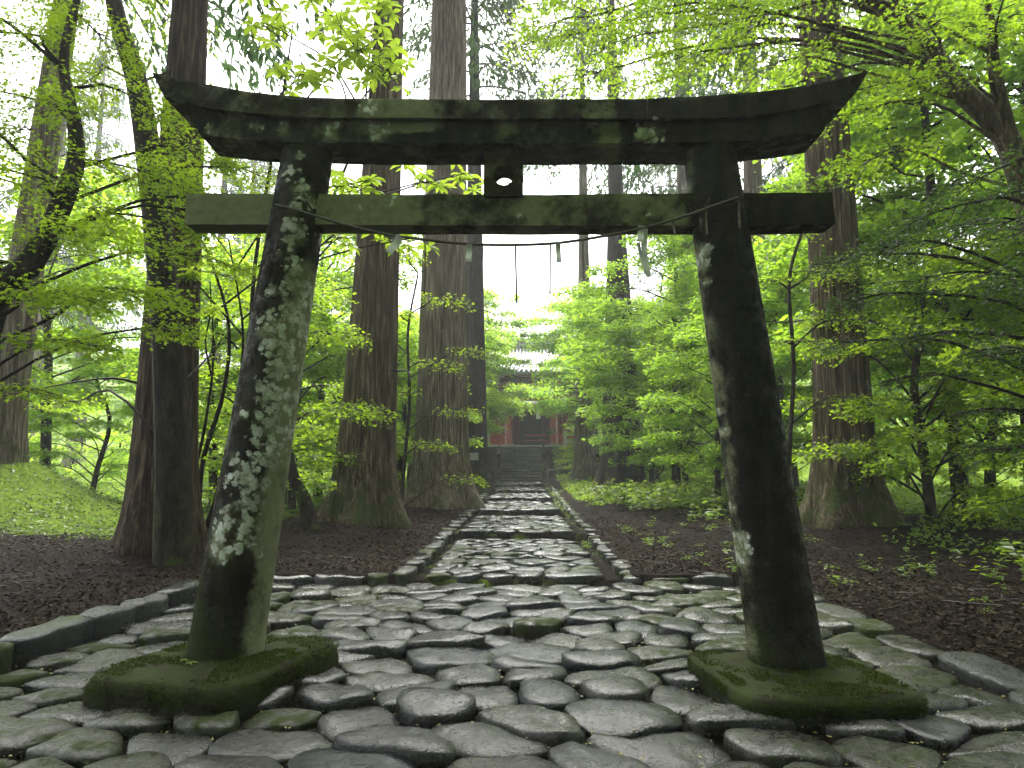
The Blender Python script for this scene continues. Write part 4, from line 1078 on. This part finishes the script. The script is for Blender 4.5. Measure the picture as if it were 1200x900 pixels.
for k in range(15): gb_('baluster', (-GW / 2 - .65 + k * (GW + 1.3) / 14, -.75, 3.65), (.07, .07, .5), 'red', 0)
gb_('rail', (0, -.75, 3.93), (GW + 1.6, .10, .08), 'red'); gb_('rail', (0, -.75, 3.62), (GW + 1.5, .06, .06), 'red')
gb_('upper_wall', (0, GD / 2, 3.9), (GW - .5, GD - .6, 1.0), 'red'); 
for k in range(4): gb_('plaster_panel', (-2.4 + k * 1.6, .28, 3.75), (1.2, .06, .5), 'plaster')
gb_('name_board', (0, -.62, 3.35), (.55, .08, .7), 'plaster', .02)
# curved hip roof
def roof():
    n, m = 41, 14; rows = []
    W2, D2, zE, zR = GW / 2 + 1.9, GD / 2 + 2.0, 4.05, 6.1
    parts = []
    for sgn in (-1, 1):
        g_ = []
        for j in range(m):
            f = j / (m - 1)
            half = W2 - (W2 - (GW / 2 + .4)) * min(1, f * 1.6)
            xs = np.linspace(-1, 1, n) * half
            yy = sgn * D2 * (1 - f) * np.ones(n)
            zz = zE + (zR - zE) * (f ** 1.35) + .45 * (np.abs(xs) / W2) ** 4 * (1 - f)
            g_.append(np.stack([xs, yy + GD / 2, zz], -1))
        g_ = np.array(g_); lo = g_.copy(); lo[..., 2] -= .18
        i, j = np.meshgrid(np.arange(m - 1), np.arange(n - 1), indexing='ij'); a = (i * n + j).ravel()
        q_ = np.stack([a, a + 1, a + n + 1, a + n], -1)
        parts.append((g_.reshape(-1, 3), [q_ if sgn < 0 else q_[:, ::-1]])); parts.append((lo.reshape(-1, 3), [q_[:, ::-1] if sgn < 0 else q_]))
        e = np.arange(n - 1); parts.append((np.concatenate([g_[0], lo[0]]), [np.stack([e, e + n, e + n + 1, e + 1], -1)]))
        if sgn < 0: front = g_
    V, f = join(parts); r = obj('roof', V, f, M['tile'], gate, True)
    for k in range(0, n):
        p = front[:, k] + np.array([0, 0, .04]); V, f = tubes(p[None], np.full((1, m), .075), 6); obj('tile_row', V, f, M['tile'], r)
    V, f = box((0, GD / 2, zR + .22), (GW + 1.0, .5, .55), .06); obj('ridge', V, f, M['tile'], r, False)
    for sx in (-1, 1):   # hip sides
        V = np.array([[sx * W2, GD / 2 - D2, zE + .44], [sx * W2, GD / 2 + D2, zE + .44], [sx * (GW / 2 + .4), GD / 2 + .9, zR - 1.0], [sx * (GW / 2 + .4), GD / 2 - .9, zR - 1.0], [sx * (GW / 2 + .4), GD / 2, zR]])
        obj('hip_slope', V, [np.array([[0, 1, 2, 3] if sx > 0 else [3, 2, 1, 0]]), np.array([[3, 2, 4] if sx > 0 else [4, 2, 3]])], M['tile'], r, False)
roof()
# terrace the gate stands on, stair walls
tag(boxobj('terrace', (XC, STY + 12.02, STZ - .62), (26, 24, 1.2), M['kerb'], None, .03), kind='structure')
for s_ in (-1, 1):
    a = PW1 - XC + .16
    V = np.array([[0, 0, 0], [0, 2.1, .9]])
    o = boxobj('stair_wall', (XC + s_ * a, STY - 1.0, STZ - .32), (.18, 1.7, .22), M['kerb'], None, .03); o.rotation_euler[0] = R(18)
    tag(o, 'sloping pale stone cheek wall beside the upper stair', 'wall', 'stair cheek walls')
    o = boxobj('retaining_wall', (XC + s_ * (a + 1.55), 35.9, 1.30), (2.9, .8, .85), M['kerb'], None, .1)
    tag(o, 'low dark mossy stone retaining wall beside the lower stair', 'wall', 'retaining walls flanking the stair')
# stone fence beside the gate
for k in range(9):
    for s_ in (-1, 1):
        x = XC + s_ * (2.1 + k * .62) + .3
        if s_ == -1 and k > 4: continue
        if k == 0: fr = empty('stone_fence', (x, GY - 1.15, GZ)); tag(fr, 'pale granite post fence on the terrace, ' + ('beside the wooden notice' if s_ > 0 else 'on the side away from the wooden notice'), 'fence'); fx = fr if s_ > 0 else None; fl_ = fr if s_ < 0 else (fl_ if 'fl_' in globals() else None); 
        root = fr if k == 0 else (fx_map[s_])
        if k == 0:
            fx_map = globals().get('fx_map', {}); fx_map[s_] = fr
        boxobj('post', (x - root.location[0], 0, .42), (.17, .17, .9), M['granite'], root, .02)
for s_, nk in ((1, 9), (-1, 5)):
    root = fx_map[s_]
    for z in (.28, .66): boxobj('rail', (s_ * (nk - 1) * .31, 0, z), ((nk - 1) * .62, .08, .10), M['granite'], root, .01)
no = empty('notice_board', (XC + 1.55, GY - 1.35, GZ)); tag(no, 'small wooden notice on a post beside the stair top', 'sign')
boxobj('post', (0, 0, .45), (.07, .07, .9), M['bark_pale'], no, .01); boxobj('board', (0, -.05, .82), (.55, .03, .32), M['bark_pale'], no, .008)
# white slip on the gate column
boxobj('paper_notice', (gate.location[0] + 1.0 - .6, GY - .26, GZ + 1.9), (.24, .012, .6), M['paper'], None, .002); tag(S.objects['paper_notice'], 'white paper notice hung on the red gate column', 'notice')

# ------------------------------------------------------------------ ground plants
def clump(seed, n_st, h, size, spread, per=7, kind='kite'):
    g = np.random.default_rng(seed); pos, d, n, s = [], [], [], []; st = []
    for k in range(n_st):
        a = g.uniform(0, 6.28); r = spread * g.uniform(0, 1) ** .5; b = np.array([math.cos(a) * r, math.sin(a) * r, -.02]); hh = h * g.uniform(.45, 1.1)
        tip = b + np.array([math.cos(a) * hh * .35, math.sin(a) * hh * .35, hh]); st.append([b, (b + tip) / 2 + g.normal(0, .01, 3), tip])
        for j in range(per):
            f = g.uniform(.45, 1.0); a2 = g.uniform(0, 6.28)
            pos.append(b + (tip - b) * f); d.append([math.cos(a2), math.sin(a2), g.uniform(-.3, .35)]); n.append([g.normal(0, .3), g.normal(0, .3), 1]); s.append(size * g.uniform(.6, 1.2))
    V, f = leaves(np.array(pos), np.array(d), np.array(n), np.array(s), kind)
    Vs, fs = tubes(np.array(st), np.full((n_st, 3), .0025), 3)
    return V, f, Vs, fs
def plant_mesh(seed, mat, **kw):
    V, f, Vs, fs = clump(seed, **kw); return npmesh('foliage', V, [f], mat, False), npmesh('stem', Vs, fs, M['twig'], True)
PM = [plant_mesh(301, M['cover'], n_st=4, h=.20, size=.085, spread=.07, per=6, kind='broad'), plant_mesh(302, M['cover'], n_st=6, h=.28, size=.075, spread=.12, per=7), plant_mesh(303, M['fern'], n_st=10, h=.42, size=.10, spread=.28, per=10), plant_mesh(304, M['cover'], n_st=3, h=.14, size=.06, spread=.05, per=5, kind='broad')]
def plant(k, x, y, s, label, group, name):
    o = empty(name, (x, y, gz(x, y)), random.uniform(0, 6.28)); o.scale = (s,) * 3; tag(o, label, 'plant', group)
    link('foliage', PM[k][0], o); link('stem', PM[k][1], o)
for k in range(70):     # seedlings on the fern bank
    y = random.uniform(4.2, 14); x = (CR if y < CB else KR) + .45 + abs(random.gauss(0, 2.2))
    if y < CB and x < CR + .4: continue
    plant((0, 3, 1, 3)[k % 4], x, y, random.uniform(.6, 1.15), 'small green seedling sprouting from the brown leaf litter of the bank', 'seedlings on the litter bank', 'seedling')
for k in range(90):     # bright ferns on the bank
    y = random.gauss(18.5, 1.8); x = random.gauss(3.7, .8) + (y - 18) * .1
    if x < KR + .6: continue
    plant(2, x, y, random.uniform(.9, 1.6), 'bright yellow-green fern clump on the bank beside the path kerb', 'fern clumps beside the kerb', 'fern')
for k in range(26):
    y = random.uniform(3.6, 7.5); x = CR + random.uniform(1.4, 3.6)
    plant(1, x, y, random.uniform(.9, 1.5), 'leafy dark green plant in the shade under the low maple boughs', 'plants under the low boughs', 'shade_plant')
for k in range(34):     # weeds in the gutter beside the kerb
    y = random.uniform(10, 31); x = KR - .16 + random.gauss(0, .04)
    plant(3 if y < 16 else 1, x, y, random.uniform(.45, .9) if y > 16 else random.uniform(.5, .8), 'weed growing in the gutter between path stones and kerb', 'gutter weeds', 'weed')

def scatter(name, n, xr, yr, keep, kind, mat, size, lift, flat, seed, kindtag='stuff', nz=.35):
    g = np.random.default_rng(seed); x = g.uniform(*xr, n); y = g.uniform(*yr, n); k = keep(x, y, g); x, y = x[k], y[k]
    z = ground_z(x, y) + np.abs(g.normal(0, 1, len(x))) * lift + .004; a = g.uniform(0, 6.28, len(x))
    d = np.column_stack([np.cos(a), np.sin(a), g.normal(0, flat, len(x))]); nn = np.column_stack([g.normal(0, nz, len(x)), g.normal(0, nz, len(x)), np.ones(len(x))])
    V, f = leaves(np.column_stack([x, y, z]), d, nn, g.uniform(*size, len(x)), kind)
    tag(obj(name, V, [f], mat, None, False), kind=kindtag)
outside = lambda x, y: ~(((x > CL - .12) & (x < CR + .13) & (y < CB + .12)) | ((x > KL - .11) & (x < KR + .10) & (y >= CB - .1)))
scatter('leaf_litter', 110000, (-8, 8), (2.2, 18), lambda x, y, g: outside(x, y) & (g.random(len(x)) < np.clip(7 / y, .15, 1)), 'kite', M['litter'], (.015, .060), .010, .25, 41, nz=.5)
scatter('leaf_litter', 60000, (-5, 5), (2.2, 16), lambda x, y, g: outside(x, y) & (edge_dist(x, y) < .9), 'kite', M['litter'], (.015, .055), .014, .3, 45, nz=.6)
scatter('undergrowth', 90000, (-22, -4), (10.2, 34), lambda x, y, g: (x < -4.2 - (y - 10) * .15) & (vnoise(np.column_stack([x * .7, y * .7, x * 0]), 5) > .30), 'kite', M['cover_dark'], (.03, .075), .045, .5, 42, nz=.6)
scatter('undergrowth', 80000, (4.6, 24), (7, 34), lambda x, y, g: (x > 5.4 - np.clip(y - 9, 0, 5) * .2) & (vnoise(np.column_stack([x * .8, y * .8, x * 0]), 6) > .38), 'kite', M['cover'], (.05, .12), .08, .5, 43, nz=.6)
scatter('undergrowth', 60000, (-6, 7), (19, 42), lambda x, y, g: (outside(x, y)) & (np.abs(x - XC) > np.where(x > 0, 1.65, 2.0)) & (vnoise(np.column_stack([x * .9, y * .9, x * 0]), 7) > .36), 'kite', M['cover'], (.06, .14), .1, .5, 44, nz=.6)
g = np.random.default_rng(49); n = 900; x = g.uniform(-8, 8, n); y = g.uniform(2.5, 15, n); k = outside(x, y); x, y = x[k], y[k]; n = len(x)
a = g.uniform(0, 6.28, n); L_ = g.uniform(.06, .45, n) * (g.random(n) ** .7 + .2); pts = []
for f_ in (-.5, 0, .5):
    xx = x + np.cos(a) * L_ * f_ + g.normal(0, .012, n); yy = y + np.sin(a) * L_ * f_ + g.normal(0, .012, n); pts.append(np.column_stack([xx, yy, ground_z(xx, yy) + .012]))
V, f = tubes(np.stack(pts, 1), np.repeat(g.uniform(.0025, .007, n)[:, None], 3, 1), 4)
tag(obj('fallen_twigs', V, f, M['twig'], None), kind='stuff')
# crumbs of leaf and seed lying in the joints and on the stones
g = np.random.default_rng(50); n = 5200
x = g.uniform(CL, CR, n); y = 2.4 + (CB - 2.4) * g.random(n) ** 1.3; a = g.uniform(0, 6.28, n)
V, f = leaves(np.column_stack([x, y, g.uniform(-.045, -.012, n)]), np.column_stack([np.cos(a), np.sin(a), g.normal(0, .1, n)]), np.column_stack([g.normal(0, .3, n), g.normal(0, .3, n), np.ones(n)]), g.uniform(.008, .028, n), 'kite')
tag(obj('leaf_crumbs', V, [f], M['yellow'], None, False), kind='stuff')
# one fresh leaf on the plinth
lp = onplane(222, 780, .15)
V, f = leaves(np.array([[0, 0, 0.], [.01, .01, .004]]), np.array([[1, .1, .05], [-.2, 1, .1]]), np.array([[0, 0, 1.], [.1, 0, 1]]), np.array([.11, .07]), 'maple')
tag(obj('fallen_leaf', V, [f], M['fern'], None, False, loc=(lp[0] - .05, lp[1], .162)), 'single fresh green leaf lying on the mossy plinth', 'leaf')
# leaning stump trunk by the cedar roots
o = empty('leaning_sapling', G(368, 620)); tag(o, 'bare mossy sapling trunk leaning away from the flared cedar roots', 'tree')
b = np.array(o.location); p = spline([b * 0 - np.array([0, 0, .1]), P(356, 585, b[1]) - b, P(340, 545, b[1]) - b, P(325, 430, b[1]) - b, P(330, 330, b[1]) - b], 16)
V, f = tubes(p[None], np.linspace(.13, .05, 16)[None], 10); obj('trunk', V, f, M['bark_dark'], o)

# ------------------------------------------------------------------ haze
n = NT('mist'); n.t.nodes.clear(); out = n.t.nodes.new('ShaderNodeOutputMaterial'); pv = n.t.nodes.new('ShaderNodeVolumePrincipled')
pv.inputs['Color'].default_value = (.93, .97, .96, 1); pv.inputs['Density'].default_value = HAZE; pv.inputs['Anisotropy'].default_value = .25
n.t.links.new(pv.outputs[0], out.inputs['Volume'])
if HAZE > 0:
    V, f = box((0, 70, 21), (224, 226, 48)); tag(obj('haze', V, f, n.m, None, False), kind='stuff')
